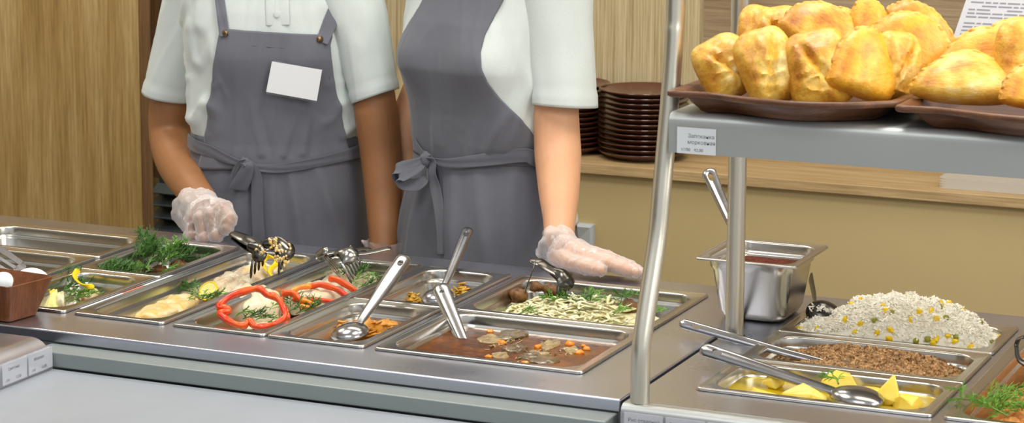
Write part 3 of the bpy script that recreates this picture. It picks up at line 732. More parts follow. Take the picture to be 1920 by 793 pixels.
def skfL(f, z, g):
    d = .0028*nz(f*3, z*4, 11)
    for (f0, k, s, a) in ((.25, -.9, .09, .009), (-.45, .5, .10, .007), (.62, -1.6, .08, .008), (.0, -.2, .07, .004), (-.15, .9, .06, .005)):
        u = f-(f0+k*(z-.12)); d += 1.5*a*min(1, g*3.2)*math.exp(-(u/s)**2)*math.exp(-g*.9)
    d += .004*math.exp(-(g/.06)**2)*nz(f*14, 3, 3)
    return d
skirt(FLg, pL, ap, .150, -.28, -1.75, 1.75, .006, skfL)
# straps, waist tie, knot
def hits(F, pts): return [F.hit(*p) for p in pts]
def upd(F): return [Vector((0, 0, 1))]
side = Vector((FLg.c, FLg.sn, 0)); Z = Vector((0, 0, 1))
for (x0, y0, x1, y1, w0, w1) in ((421, 68, 408, -30, 19, 17), (603, 80, 650, -30, 24, 32)):
    pts = [FLg.hit(x0+(x1-x0)*k/5, y0+(y1-y0)*k/5, .0165) for k in range(6)]
    ribbon('strap', pts, [w0*.00098, w1*.00098], 'apron', pL, ap, [side], .002)
for (x, y) in ((421, 63), (601, 74)):
    p = FLg.hit(x, y, .019); nn = (p-Vector((FLg.O.x, FLg.O.y, p.z))).normalized()
    mb = MB(); mb.tube([p-nn*.003, p, p+nn*.0012, p+nn*.0024], [.0062, .0062, .0052, .002], 20, upv=(0, 0, 1)); child(mb.obj('snap_button', 'snap'), pL, ap)
ribbon('waist_tie', hits(FLg, [(352, 262, .017), (366, 274, .017), (395, 284, .019), (425, 298, .020), (450, 306, .022), (480, 314, .022), (520, 316, .021), (560, 311, .020), (610, 301, .019), (645, 292, .018), (672, 284, .017), (690, 272, .010)]),
       [.026, .025, .022, .018, .012, .013, .017, .018, .019, .022, .024, .024], 'apron_dark', pL, ap, [Z])
# knot and hanging ends
kn = FLg.hit(460, 309, .026)
mb = MB(); mb.blob(kn, (.013, .009, .013), 10, jit=.3, fr=2, seed=2); child(mb.obj('knot', 'apron_dark'), pL, ap)
ribbon('tie_end', hits(FLg, [(458, 304, .034), (466, 310, .036), (462, 322, .034), (455, 338, .031), (448, 352, .029), (447, 356, .028)]), [.010, .018, .026, .030, .033, .033], 'apron_dark', pL, ap, [side])
ribbon('tie_end', hits(FLg, [(440, 350, .024), (437, 335, .026), (443, 318, .028), (452, 305, .030), (462, 301, .032)]), [.010, .012, .012, .012, .010], 'apron_dark', pL, ap, [side])
ribbon('tie_end', hits(FLg, [(462, 304, .028), (473, 314, .028), (481, 335, .024), (482, 370, .021), (483, 410, .021), (485, 440, .022), (487, 475, .022)]), [.012, .018, .021, .022, .022, .023, .023], 'apron_dark', pL, ap, [side])
# blank name badge
c0 = FLg.hit(552, 152, .026); nn = Vector((FLg.sn, -FLg.c, 0))
def onplane(px, py, c, n):
    v = CF+float((px-PCX)/FOC)*CR-float((py-PCY)/FOC)*CU; return CP+v*((c-CP).dot(n)/v.dot(n))
q = [onplane(x, y, c0, nn) for x, y in ((499, 172), (594, 189), (604, 131), (510, 115))]
mb = MB(); mb.loft([q, [p+nn*.0012 for p in q]]); child(mb.obj('name_badge', 'white_plastic', smooth=False), pL, ap)
q = [onplane(x, y, c0, nn)-nn*.001 for x, y in ((498.5, 176), (594, 192), (602, 133), (513, 112))]
mb = MB(); mb.loft([q, [p+nn*.0008 for p in q]]); child(mb.obj('badge_backing', 'clear', smooth=False), pL, ap)
# seams
def seam(F, T, par, pts, fo, sh_):
    P = []
    for i in range(len(pts)-1):
        for k in range(5): P.append((pts[i][0]+(pts[i+1][0]-pts[i][0])*k/5, pts[i][1]+(pts[i+1][1]-pts[i][1])*k/5))
    Q = []
    for x, y in P: f, z = F.ang(x, y, .014, -1.2, 1.2); Q.append(F.P(f, z, max(.0115, .0085+shf(sh_, f, z))+fo(f, z)+.0013))
    ribbon('stitching', Q, [.0009, .0009], 'seam', T, par, [Vector((.3, 0, 1))], .0008, n=2)
MT['seam'] = simple('dark apron seam', '4c4d55', .9)
seam(FLg, pL, ap, [(411, 79), (470, 82), (540, 91), (618, 101)], foldA, foldL)
seam(FLg, pL, ap, [(405, 110), (401, 160), (397, 210), (391, 260)], foldA, foldL)
seam(FLg, pL, ap, [(612, 110), (618, 160), (624, 205), (634, 262)], foldA, foldL)
# polo placket with button
shL = [o for o in pL.children if o.name.startswith('shirt')][0]
ribbon('placket', hits(FLg, [(521, 48, .009), (520, 20, .009), (519, -25, .009)]), [.043, .043, .043], 'shirt', pL, shL, [side], .0022)
p = FLg.hit(519, 27, .0125); mb = MB(); mb.tube([p, p+nn*.0018, p+nn*.002], [.0052, .0052, .004], 16, upv=(0, 0, 1)); child(mb.obj('shirt_button', 'button'), pL, shL)
glove(pL, HL, ([V3(388, 408, .598), V3(380, 402, .612), V3(373, 397, .628), V3(366, 393, .642)], [.034, .040, .042, .041]), 3)
glove(pL, HL2, ([wl+Vector((0, 0, -.02)), wl+Vector((0, .002, .02)), wl+Vector((0, .004, .045))], [.03, .034, .040]), 5)
# ---------------------------------------------------------------- right worker
rzR = math.radians(-16); oR = at(921, 290, y=.87)
FRg = Figure((oR.x, .87, 0), rzR, ([-.3, -.1, .03, .14, .2, .28, .36, .43, .48, .51], [.172, .170, .158, .140, .143, .150, .158, .160, .135, .075]),
             ([-.3, -.1, .03, .14, .22, .3, .38, .45, .48, .51], [.135, .130, .118, .100, .108, .122, .112, .092, .078, .06]), .026, .318)
armR = [([V3(1046, -30, .82), V3(1044, 80, .815), V3(1042, 200, .80), V3(1046, 290, .78), V3(1048, 360, .72), V3(1049, 410, .665), V3(1048, 452, .625)], [.038, .040, .040, .041, .035, .028, .024]),
        ([FRg.L(-.158, .03, .455), FRg.L(-.165, .05, .33), V3(766, 235, .93), V3(768, 300, .93), V3(772, 400, .90), V3(775, 500, .86)], [.036, .036, .036, .034, .028, .024])]
HR = hand_from(dict(wrist=(1046, 458, .618), mcp=[(1096, 483, .588), (1100, 476, .607), (1098, 472, .625), (1090, 472, .640)],
     pip=[(1137, 493, .580), (1144, 488, .598), (1138, 483, .616), (1122, 482, .632)], dip=[(1165, 503, .574), (1174, 500, .592), (1168, 496, .611), (1145, 491, .629)],
     tip=[(1192, 511, .571), (1202, 511, .588), (1195, 505, .608), (1165, 498, .626)], thumb=[(1046, 478, .600), (1072, 492, .580), (1103, 501, .566), (1128, 507, .556)]))
wr_ = V3(775, 500, .86); HR2 = drop_hand(wr_)
pR = person('r', FRg, 'person in a grey apron with a side bow, gloved hand flat on the counter', armR, [HR, HR2], 'skin_r', (oR.x, .87))
def foldR(f, z):
    c = .0035*max(0, 1-abs(nz(f*3.0+14, z*4.5-f*1.6, 2.)*4.2))+.002*nz(f*6, z*9, 15)
    for (f0, k, s, a) in ((1.05, 2.4, .07, .007), (1.25, -2.5, .06, .006), (.95, 4.5, .06, .005)):
        u = f-(f0+k*(z-.24)); c += a*math.exp(-(u/s)**2)*math.exp(-((z-.24)/.09)**2)
    c += .010*math.exp(-((f-.95)/.4)**2-((z-.20)/.05)**2)
    return c
slR = [([V3(1040, -40, .82), V3(1046, 30, .815), V3(1052, 105, .81), V3(1058, 198, .80)], [.066, .061, .058, .0565], (-.02, -.10, -1), 13),
       ([FRg.L(-.150, .03, .46), FRg.L(-.158, .05, .37), FRg.L(-.165, .06, .28)], [.062, .056, .050], (-.1, .1, -1), 18)]
shirt(FRg, pR, slR, foldR)
def foldAR(f, z):
    d = .0014*nz(f*3+21, z*7, 3)
    for (f0, k, s, a) in ((.35, 1.6, .07, .004), (.62, 2.6, .06, .004), (-.3, 1.2, .08, .003)):
        u = f-(f0+k*(z-.14)); d += 1.6*a*max(0, 1-abs(z-.17)/.12)*math.exp(-(u/s)**2)
    return d
ytab = [-40, 0, 40, 60, 90, 120, 150, 180, 210, 240, 262, 300, 315]; rtab = [960, 943, 920, 909, 901, 903, 916, 938, 965, 990, 1003, 1020, 1025]
R = []
for y in np.linspace(-40, 315, 80):
    f1, z1 = FRg.ang(interp(y, ytab, rtab), y, .012, -1.3, 1.6)
    f0 = interp(z1, [.14, .22, .27, .32, .36, .40, .46], [-1.5, -1.25, -.95, -.80, -.70, -.60, -.5])
    R.append([FRg.P(f0+(f1-f0)*k/nf, z1, max(.0115, .009+shf(foldR, f0+(f1-f0)*k/nf, z1))+foldAR(f0+(f1-f0)*k/nf, z1)) for k in range(nf+1)])
mb = MB(); mb.loft(R, False); apR = mb.obj('apron', 'apron', angle=0); child(apR, pR, None)
md = apR.modifiers.new('t', 'SOLIDIFY'); md.thickness = .002
def skfR(f, z, g):
    d = .0025*nz(f*3+5, z*4, 21)
    for (f0, k, s, a) in ((-.55, .2, .10, .007), (.1, -.7, .09, .008), (.5, -1.0, .09, .006), (.95, .3, .09, .006), (-.95, .5, .08, .006)):
        u = f-(f0+k*(z-.12)); d += 1.6*a*min(1, g*3)*math.exp(-(u/s)**2)*math.exp(-g*.8)
    return d
skirt(FRg, pR, apR, .150, -.28, -1.9, 1.75, .004, skfR)
sideR = Vector((FRg.c, FRg.sn, 0))
ribbon('waist_tie', hits(FRg, [(778, 262, .014), (784, 278, .018), (797, 292, .022), (812, 302, .023), (840, 306, .021), (880, 303, .020), (930, 297, .020), (985, 291, .020)])+[FRg.P(1.25, .150, .02), FRg.P(1.6, .152, .02)],
       [.010, .014, .012, .014, .017, .021, .024, .025, .026, .026], 'apron_dark', pR, apR, [Z])
kd = (FRg.hit(800, 298, .030)-CP).dot(CF)
def D(px, py, dd=0): return at(px, py, d=kd+dd)
mb = MB(); mb.blob(D(799, 299), (.012, .011, .014), 10, jit=.35, fr=2, seed=5); child(mb.obj('knot', 'apron_dark'), pR, apR)
ribbon('bow_loop', [D(799, 298), D(780, 306, -.008), D(755, 313, -.014), D(741, 320, -.012), D(748, 333, 0), D(765, 325, .012), D(785, 312, .012), D(797, 304, .006)], [.012, .017, .022, .024, .020, .020, .016, .010], 'apron_dark', pR, apR, [Vector((.25, .5, .85)), Vector((.1, .7, .7))])
ribbon('bow_loop', [D(798, 302), D(780, 318, -.012), D(760, 328, -.020), D(748, 334, -.022), D(758, 345, -.014), D(780, 346, -.006), D(797, 335, -.002), D(803, 315)], [.012, .018, .021, .024, .024, .024, .018, .010], 'apron_dark', pR, apR, [Vector((.2, .8, .6)), Vector((0, .5, .9))])
ribbon('tie_end', [D(800, 296, -.010), D(812, 302, -.014), D(810, 325, -.012), D(816, 352, -.008), D(823, 390, -.010), D(827, 430, -.012), D(828, 478, -.014)], [.010, .014, .018, .021, .019, .017, .016], 'apron_dark', pR, apR, [Vector((.8, -.6, 0)), Vector((.7, .7, 0))])
ribbon('tie_end', [D(804, 298, -.006), D(818, 312, -.006), D(826, 335, -.002), D(828, 365, -.004), D(832, 400, -.006), D(836, 440, -.008), D(838, 480, -.010)], [.010, .014, .012, .013, .014, .014, .014], 'apron_dark', pR, apR, [sideR])
glove(pR, HR, ([V3(1068, 474, .606), V3(1058, 468, .612), V3(1048, 462, .620), V3(1040, 459, .626)], [.024, .031, .035, .037]), 9)
glove(pR, HR2, ([wr_+Vector((0, 0, -.02)), wr_+Vector((0, .002, .02)), wr_+Vector((0, .004, .045))], [.03, .034, .040]), 15)
# ------------------------------------------------------------------ food materials
MT['dill'] = simple('fresh dill green', '4c7f22', .55, 0, col2='74a53a', vscale=120)
MT['dill_dark'] = simple('dark dill green', '2e581c', .6, 0, col2='4b7d2a', vscale=120)
MT['lemon'] = simple('lemon peel', 'f0d21a', .35, 0, .05, 60, .1, 300, sss=.15)
MT['lemon_flesh'] = simple('lemon flesh', 'ece38c', .25, 0, .1, 150, .1, 300, sss=.3)
MT['pepper'] = simple('red orange bell pepper', 'dc2a04', .28, 0, col2='fb6204', vscale=26, coat=.1)
MT['pepper_o'] = simple('orange bell pepper', 'ee7a06', .28, 0, col2='f59a14', vscale=26, coat=.25)
MT['chicken'] = simple('pale poached chicken', 'e6dcc0', .35, 0, col2='d3c39c', vscale=40, bump=.4, bscale=70, sss=.2, coat=.15)
MT['fishcheese'] = simple('golden cheese baked fish', 'e9b45a', .35, 0, col2='d9cfa6', vscale=45, bump=.7, bscale=110, sss=.15, coat=.2)
MT['fishwhite'] = simple('white flaked fish with herbs', 'e2dcc6', .35, 0, col2='c7a77a', vscale=55, bump=.8, bscale=120, sss=.15, coat=.2)
MT['meat'] = simple('browned meat', '8a5a32', .35, 0, col2='b98a4e', vscale=60, bump=.8, bscale=120, coat=.3)
MT['meat_dark'] = simple('dark browned cutlet', '54310f', .55, 0, col2='8f6232', vscale=110, bump=1.0, bscale=160)
MT['cabbage_or'] = simple('orange stewed cabbage', 'efaa32', .35, 0, col2='d98a22', vscale=90, bump=.7, bscale=150, coat=.3, sss=.1)
MT['cabbage_y'] = simple('yellow stewed vegetables', 'd7b430', .3, 0, col2='c98a20', vscale=90, bump=.7, bscale=150, coat=.3, sss=.1)
MT['oil_brown'] = simple('oily brown residue', '6b4318', .12, 0, col2='8d5c1e', vscale=30, coat=.8)
MT['cab'] = simple('pale cooked cabbage', 'f2efcf', .35, 0, col2='d8ce90', vscale=60, sss=.2, coat=.2)
MT['rice'] = simple('white cooked rice', 'fbf6e8', .5, 0, .015, 90, sss=.15)
MT['corn'] = simple('sweet corn kernel', 'f6cf18', .3, 0, .05, 90, sss=.2)
MT['pea'] = simple('green pea', '8c8c22', .35, 0, .1, 90)
MT['buck'] = simple('brown buckwheat groats', '6e4620', .5, 0, col2='dcb27c', vscale=140)
MT['potato'] = simple('boiled yellow potato', 'f2d13c', .38, 0, col2='f8e478', vscale=24, bump=.2, bscale=60, sss=.2, coat=.15)
MT['butter'] = simple('melted butter', 'd6bc10', .22, 0, col2='c4a60c', vscale=10, coat=.2)
MT['carrot'] = simple('cooked carrot', 'ee8a12', .25, 0, .06, 60, sss=.2, coat=.3)
MT['mush'] = simple('brown mushroom slice', '7c6844', .25, 0, col2='574228', vscale=60, bump=.5, bscale=120, coat=.5)
MT['mush_l'] = simple('pale mushroom slice', 'b09a6c', .25, 0, col2='8c744a', vscale=60, bump=.5, bscale=120, coat=.5)
MT['redbit'] = simple('red pepper piece', 'b02414', .2, 0, coat=.5)
MT['crustm'] = simple('baked orange crust', 'b05214', .5, 0, col2='e3ac62', vscale=130, bump=1.0, bscale=90)
MT['yolk'] = simple('scrambled egg bits', 'e3bb6a', .4, 0, col2='f0dca0', vscale=90, sss=.1)
MT['egg'] = simple('white egg shell', 'e2e8ea', .35, 0, .01)
MT['green_veg'] = simple('dark green cucumber slice', '2c5a22', .3, 0, col2='4c7a2c', vscale=40, coat=.3)
t = NT('brown mushroom gravy'); v = t.mapping((1, 1, 1)); nn_ = t.noise(v, 26, 6, .7)
t.set(Base_Color=t.ramp(nn_, [(.3, '3a1c03'), (.5, '633308'), (.7, '8c5416')]), Roughness=.14); t.b.inputs['Specular IOR Level'].default_value = .35; t.bump(t.noise(v, 70, 5, .7), .5, .002); MT['gravy'] = t.m
t = NT('red brown sauce'); v = t.mapping((1, 1, 1)); nn_ = t.noise(v, 220, 4, .8)
t.set(Base_Color=t.ramp(nn_, [(.35, '2e1008'), (.5, '5e2412'), (.68, '9a4a30')]), Roughness=.7); t.b.inputs['Specular IOR Level'].default_value = .2; t.bump(nn_, 1.0, .004); MT['sauce'] = t.m
for nm, c0_, c1, c2, c3 in (('pastry', 'b0661a', 'e0a634', 'efc85c', 'f7e6ae'), ('pastry_b', '965014', 'd2922a', 'e8b944', 'f5dc8c'), ('pastry_o', 'c07014', 'e6a226', 'f5ba34', 'f9d26a')):
    t = NT('baked glazed '+nm); v = t.mapping((1, 1, 1)); n1 = t.noise(v, 20, 6, .65); n2 = t.noise(t.mapping((1, 1, 2.2)), 75, 5, .7)
    t.set(Base_Color=t.mix(t.ramp(n1, [(.32, c0_), (.45, c1), (.55, c2), (.70, c3)]), t.ramp(n2, [(.3, (.80, .68, .48, 1)), (.55, (1, 1, 1, 1))]), .7, 'MULTIPLY'), Roughness=.36); t.b.inputs['Coat Weight'].default_value = .3; t.b.inputs['Coat Roughness'].default_value = .25
    t.b.inputs['Subsurface Weight'].default_value = .06; t.b.inputs['Subsurface Scale'].default_value = .01
    t.bump(t.mix(n1, n2, .5), .6, .005); MT[nm] = t.m
MT['crumb'] = simple('pale bread crumb edge', 'efd89c', .6)

# ------------------------------------------------------------------ generators
def variants(fn, n): return [fn(i) for i in range(n)]
def inst(me, name, label, cat, M4, group=None, parent=None):
    o = bpy.data.objects.new(name, me); C.objects.link(o); o.matrix_world = M4
    if parent is None: tag(o, label, cat, group)
    else: o.parent = parent
    return o
def mesh_of(mb, name, mats, smooth=True):
    o = mb.obj(name, mats, smooth=smooth); me = o.data; bpy.data.objects.remove(o); return me
def dill_mesh(seed, L=.06, nb=9, fil=9, spread=.022, m='dill', up=.35):
    R = random.Random(seed); mb = MB()
    main = spl([(0, 0, 0), (L*.35, R.uniform(-.2, .2)*L, .12*L), (L*.7, R.uniform(-.2, .2)*L, R.uniform(.0, .2)*L), (L, R.uniform(-.3, .3)*L, R.uniform(-.1, .2)*L)], 4)
    mb.tube(main, [interp(i/(len(main)-1), [0, 1], [.0011, .0006]) for i in range(len(main))], 4)
    for b in range(nb):
        k = (b+1.5)/(nb+1.5); i = min(len(main)-2, int(k*(len(main)-1))); o = main[i]
        a = (1 if b % 2 else -1)*R.uniform(.5, 1.2)+R.uniform(-.2, .2); l = spread*(1.15-.6*k)*R.uniform(.8, 1.25)
        d = Vector((math.cos(a), math.sin(a), R.uniform(-.2, up+.3))).normalized(); e = o+d*l
        mb.tube([o, o+d*l*.5+Vector((0, 0, .001)), e], [.0007, .0006, .0004], 3)
        for f in range(fil):
            q = o+d*l*R.uniform(.25, 1.0); a2 = R.uniform(-1.3, 1.3)
            dd = (Matrix.Rotation(a2, 3, 'Z') @ d+Vector((0, 0, R.uniform(-.4, .6)))).normalized(); l2 = l*R.uniform(.25, .6)
            mb.tube([q, q+dd*l2*.6, q+dd*l2+Vector((0, 0, -.0006))], [.00065, .00055, .00025], 3)
    return mesh_of(mb, 'dill_sprig', m)
DILL = [dill_mesh(i, L=.055+.01*(i % 3), nb=10, fil=10, m='dill') for i in range(4)]
DILLD = [dill_mesh(10+i, L=.05+.012*(i % 3), nb=12, fil=13, spread=.026, m='dill_dark', up=.6) for i in range(4)]
DILLS = [dill_mesh(20+i, L=.024, nb=6, fil=6, spread=.013, m='dill') for i in range(3)]
def rot(rz=0, ry=0, rx=0): return (Matrix.Rotation(rz, 4, 'Z') @ Matrix.Rotation(ry, 4, 'Y') @ Matrix.Rotation(rx, 4, 'X'))
def dill(px, py, z, ang, kind='n', s=1.0, tilt=0, label='', group='dill sprigs', rx=0):
    me = random.choice({'n': DILL, 'd': DILLD, 's': DILLS}[kind]); p = at(px, py, z=z)
    return inst(me, 'dill_sprig', label, 'dill', Matrix.Translation(p) @ rot(ang, -tilt, rx) @ Matrix.Scale(s, 4), group)
def poly_blob(pts, zc, h, name, mat, label, cat, group=None, jit=.15, bulge=.5, seed=0, zt=None, n=7, tiltpx=None):
    """a lumpy fillet: pixel outline on the plane z=zc, thickness h"""
    P = [at(px, py, z=zc) for px, py in pts]; P = spl(P+[P[0]], 6)[:-1]
    c = sum(P, Vector())/len(P); rings = []
    for i in range(n+1):
        t_ = i/n; k = 1.0 if t_ < .2 else math.cos((t_-.2)/.8*PI/2)**bulge; zz = h*math.sin(min(1, t_/1.0)*PI/2)
        k = max(k, .02)
        rings.append([c+(p-c)*(k*(1+jit*.25*noise.noise(Vector((p.x*60+seed, p.y*60, t_*2)))))+Vector((0, 0, zz*(1+jit*noise.noise(Vector((p.x*45+seed, p.y*45, t_*3)))))) for p in P])
    rings = [[p+Vector((0, 0, -.001)) for p in rings[0]]]+rings
    mb = MB(); mb.loft(rings); o = mb.obj(name, mat, angle=0, recalc=True); md = o.modifiers.new('u', 'SUBSURF'); md.levels = 1; md.render_levels = 1
    tx = bpy.data.textures.new('n', 'CLOUDS'); tx.noise_scale = .012; dm = o.modifiers.new('d', 'DISPLACE'); dm.texture = tx; dm.strength = .0035*jit/.15; dm.mid_level = .5
    return tag(o, label, cat, group)
def lumps(name, items, mat, label, cat, group):
    """items: (px,py,z,rx,ry,rz,ang[,label])"""
    out = []
    for i, it in enumerate(items):
        px, py, z, rx, ry, rz, an = it[:7]; mb = MB(); c = at(px, py, z=z)
        mb.blob((0, 0, 0), (rx, ry, rz), 9, jit=.35, fr=1.6, seed=i*1.3+px*.01); o = mb.obj(name, mat, angle=0)
        o.location = c; o.rotation_euler = (0, 0, an); out.append(tag(o, it[7] if len(it) > 7 else label, cat, group))
    return out
def ring_strip(name, path, w, th, mat, label, cat, group=None, closed=False, wdir=(0, 0, 1), n=6):
    """band with rounded rectangular section along a path (pepper slices, lemon twists)"""
    P = [Vector(p) for p in path]
    if closed:
        m0 = len(P); Q = spl([P[-1]]+P+[P[0], P[1]], n)[n:-n]; Q = Q[:m0*n]
    else: Q = spl(P, n)
    m = len(Q); wd = Vector(wdir).normalized(); rings = []
    for i in range(m):
        a = Q[(i-1) % m] if closed else Q[max(i-1, 0)]; b = Q[(i+1) % m] if closed else Q[min(i+1, m-1)]
        t_ = (b-a).normalized(); d = (wd-t_*wd.dot(t_)).normalized(); nn = t_.cross(d); e = 1 if closed else min(1, .35+min(i, m-1-i)*.3)
        k = w/2*e*(1+.12*math.sin(i*.9)); h = th/2*(1+.15*math.sin(i*.7+1))
        rings.append([Q[i]+d*(k*x)+nn*(h*y) for x, y in ((-1, -.5), (-.8, -1), (0, -1.1), (.8, -1), (1, -.5), (1, .5), (.8, 1), (0, 1.1), (-.8, 1), (-1, .5))])
    mb = MB()
    if closed: mb.loft(rings+[rings[0]], True, False, False)
    else: mb.loft(rings)
    o = mb.obj(name, mat, angle=0)
    if closed:
        bm = bmesh.new(); bm.from_mesh(o.data); bmesh.ops.remove_doubles(bm, verts=bm.verts, dist=1e-6); bm.to_mesh(o.data); bm.free(); o.data.polygons.foreach_set('use_smooth', [True]*len(o.data.polygons))
    return tag(o, label, cat, group)
def grains(name, spots, shape, mat, label, cat, extra=None):
    """spots: list of (pos, size, direction); one countless mass"""
    v0, f0 = shape; V = []; F_ = []
    for p, s, M3 in spots:
        o = len(V); V.extend([tuple(p+M3 @ (Vector(q)*s)) for q in v0]); F_.extend([tuple(i+o for i in f) for f in f0])
    mb = MB(); mb.v = V; mb.f = F_; mb.mi = [0]*len(F_)
    if extra: mb.add(*extra)
    o = mb.obj(name, mat, angle=60, recalc=False); tag(o, label, cat, kind='stuff'); return o
def rrot(R): return (Matrix.Rotation(R.uniform(0, 2*PI), 3, 'Z') @ Matrix.Rotation(R.uniform(-.9, .9), 3, 'Y') @ Matrix.Rotation(R.uniform(0, 2*PI), 3, 'X'))
RICE = ([(-1, 0, 0), (-.55, .27, .18), (-.55, -.27, .18), (-.55, 0, -.3), (.55, .27, .18), (.55, -.27, .18), (.55, 0, -.3), (1, 0, 0)],
        [(0, 2, 1), (0, 3, 2), (0, 1, 3), (1, 2, 5, 4), (2, 3, 6, 5), (3, 1, 4, 6), (7, 4, 5), (7, 5, 6), (7, 6, 4)])
BUCK = ([(0, 0, 1), (.85, 0, -.3), (-.45, .75, -.3), (-.45, -.75, -.3), (0, 0, -.7)], [(0, 1, 2), (0, 2, 3), (0, 3, 1), (4, 2, 1), (4, 3, 2), (4, 1, 3)])
def mound(x0, x1, y0, y1, hf, nx_, ny_, zb):
    """height field surface over a rounded rectangle"""
    v = []; f = []
    for i in range(nx_+1):
        for j in range(ny_+1):
            x = x0+(x1-x0)*i/nx_; y = y0+(y1-y0)*j/ny_; v.append((x, y, hf(x, y)))
    for i in range(nx_):
        for j in range(ny_): a = i*(ny_+1)+j; f.append((a, a+ny_+1, a+ny_+2, a+1))
    return v, f
def inner(k, ins=.021, dz=None): x0, x1, y0, y1 = PAN[k]; return x0+ins, x1-ins, y0+ins, y1-ins
def liquid(k, z, mat, name, label, cat, ins=.0195, rr=.024, amp=0, box=None):
    x0, x1, y0, y1 = box or PAN[k]; mb = MB(); rings = []
    for s in np.linspace(0, 1, 14):
        q = ins+s*(min(x1-x0, y1-y0)/2-ins-.001); rings.append([Vector((p.x, p.y, z+(amp*noise.noise(p*60) if amp and s > .05 else 0))) for p in rrect(x0+q, x1-q, y0+q, y1-q, max(.0005, rr*(1-s)), 0, 6)])
    mb.loft(rings, True, False, True); o = mb.obj(name, mat, angle=0); return tag(o, label, cat, kind='stuff')
# ------------------------------------------------------------------ food in the pans
R_ = random.Random(5)
# rice ------------------------------------------------
x0, x1, y0, y1 = inner('rice', .020)
def rice_h(x, y):
    u = (x-(x0+x1)/2)/((x1-x0)/2); w = (y-(y0+y1)/2)/((y1-y0)/2)
    rd = (abs(u)**2.6+abs(w)**2.2)
    e = max(0, 1-rd); cx = interp(u, [-1, -.72, -.45, 0, .5, .85, 1], [.3, .35, .85, 1.0, .98, .8, .5])
    return -.006+.056*(e**.42)*cx*(1-.10*w)+.009*noise.noise(Vector((x*75, y*75, 1)))
mb = MB(); v, f = mound(x0, x1, y0, y1, rice_h, 70, 44, 0); spots = []
for _ in range(9000):
    x = R_.uniform(x0+.001, x1-.001); y = R_.uniform(y0+.001, y1-.001)
    u = (x-(x0+x1)/2)/((x1-x0)/2); w = (y-(y0+y1)/2)/((y1-y0)/2)
    if abs(u)**5+abs(w)**5 > 1: continue
    spots.append((Vector((x, y, rice_h(x, y)+R_.uniform(-.0005, .0025))), R_.uniform(.0040, .0058), rrot(R_)))
o = grains('rice', spots, RICE, 'rice', 'heap of white rice filling the rearmost pan of the right station', 'rice', extra=(v, f))
def scatter(n, name, me_fn, label, cat, group, pxs=None, mats=None):
    pass
CORN = [mesh_of(MB().blob((0, 0, 0), (.0042, .0033, .0026), 5, jit=.3, fr=2, seed=i), 'corn_kernel', 'corn') for i in range(3)]
PEA = [mesh_of(MB().blob((0, 0, 0), (.0040, .0040, .0038), 6, jit=.06, fr=2, seed=i), 'green_pea', 'pea') for i in range(2)]
def on_mound(px, py, hf, yr):
    """point of a mound seen at a pixel"""
    v = CF+float((px-PCX)/FOC)*CR-float((py-PCY)/FOC)*CU; t = 3.0
    while t < 5:
        p = CP+v*t
        if yr[0] <= p.y <= yr[1] and p.z < hf(p.x, p.y): return p
        if p.y > yr[1]: return None
        t += .002
    return None
corn_px = [(1533, 542+75), (1584, 602), (1614, 609), (1603, 624), (1656, 575), (1661, 586), (1645, 626), (1670, 620), (1668, 636), (1709, 601), (1724, 587), (1747, 586), (1756, 600), (1764, 571), (1780, 572), (1805, 586), (1756, 636), (1778, 631), (1790, 641), (1820, 651), (1876, 634), (1598, 572), (1750, 644), (1501, 617), (1612, 565)]
pea_px = [(1672, 587), (1762, 577), (1838, 606), (1858, 642), (1718, 640), (1739, 637), (1640, 602), (1774, 597), (1792, 633)]
for (px, py) in corn_px:
    p = on_mound(px, py, rice_h, (y0, y1))
    if p: inst(R_.choice(CORN), 'corn_kernel', 'yellow corn kernel lying in the heap of white rice', 'corn', Matrix.Translation(p+Vector((0, -.0006, .0014))) @ rot(R_.uniform(0, 6), R_.uniform(0, 6)) @ Matrix.Scale(1.45, 4), 'corn kernels in the rice')
for (px, py) in pea_px:
    p = on_mound(px, py, rice_h, (y0, y1))
    if p: inst(R_.choice(PEA), 'green_pea', 'olive green pea lying in the heap of white rice', 'pea', Matrix.Translation(p+Vector((0, -.0008, .0012))) @ rot(R_.uniform(0, 6), R_.uniform(0, 6)) @ Matrix.Scale(1.2, 4), 'green peas in the rice')
# buckwheat ------------------------------------------
x0, x1, y0, y1 = inner('buck', .021)
def buck_h(x, y):
    u = (x-(x0+x1)/2)/((x1-x0)/2); w = (y-(y0+y1)/2)/((y1-y0)/2)
    return -.023+.018*max(0, 1-(abs(u+.05))**2.4)*(.9+.3*w)+.004*noise.noise(Vector((x*38, y*38, 5)))-.008*max(0, -u-.5)
v, f = mound(x0, x1, y0, y1, lambda x, y: buck_h(x, y)-.002, 60, 30, 0); spots = []
for _ in range(6500):
    x = R_.uniform(x0, x1); y = R_.uniform(y0, y1); u = (x-(x0+x1)/2)/((x1-x0)/2); w = (y-(y0+y1)/2)/((y1-y0)/2)
    if abs(u)**6+abs(w)**6 > 1: continue
    spots.append((Vector((x, y, buck_h(x, y)+R_.uniform(-.002, .002))), R_.uniform(.0032, .0046), rrot(R_)))
grains('buckwheat', spots, BUCK, 'buck', 'loose brown buckwheat groats filling the middle pan of the right station', 'buckwheat', extra=(v, f))
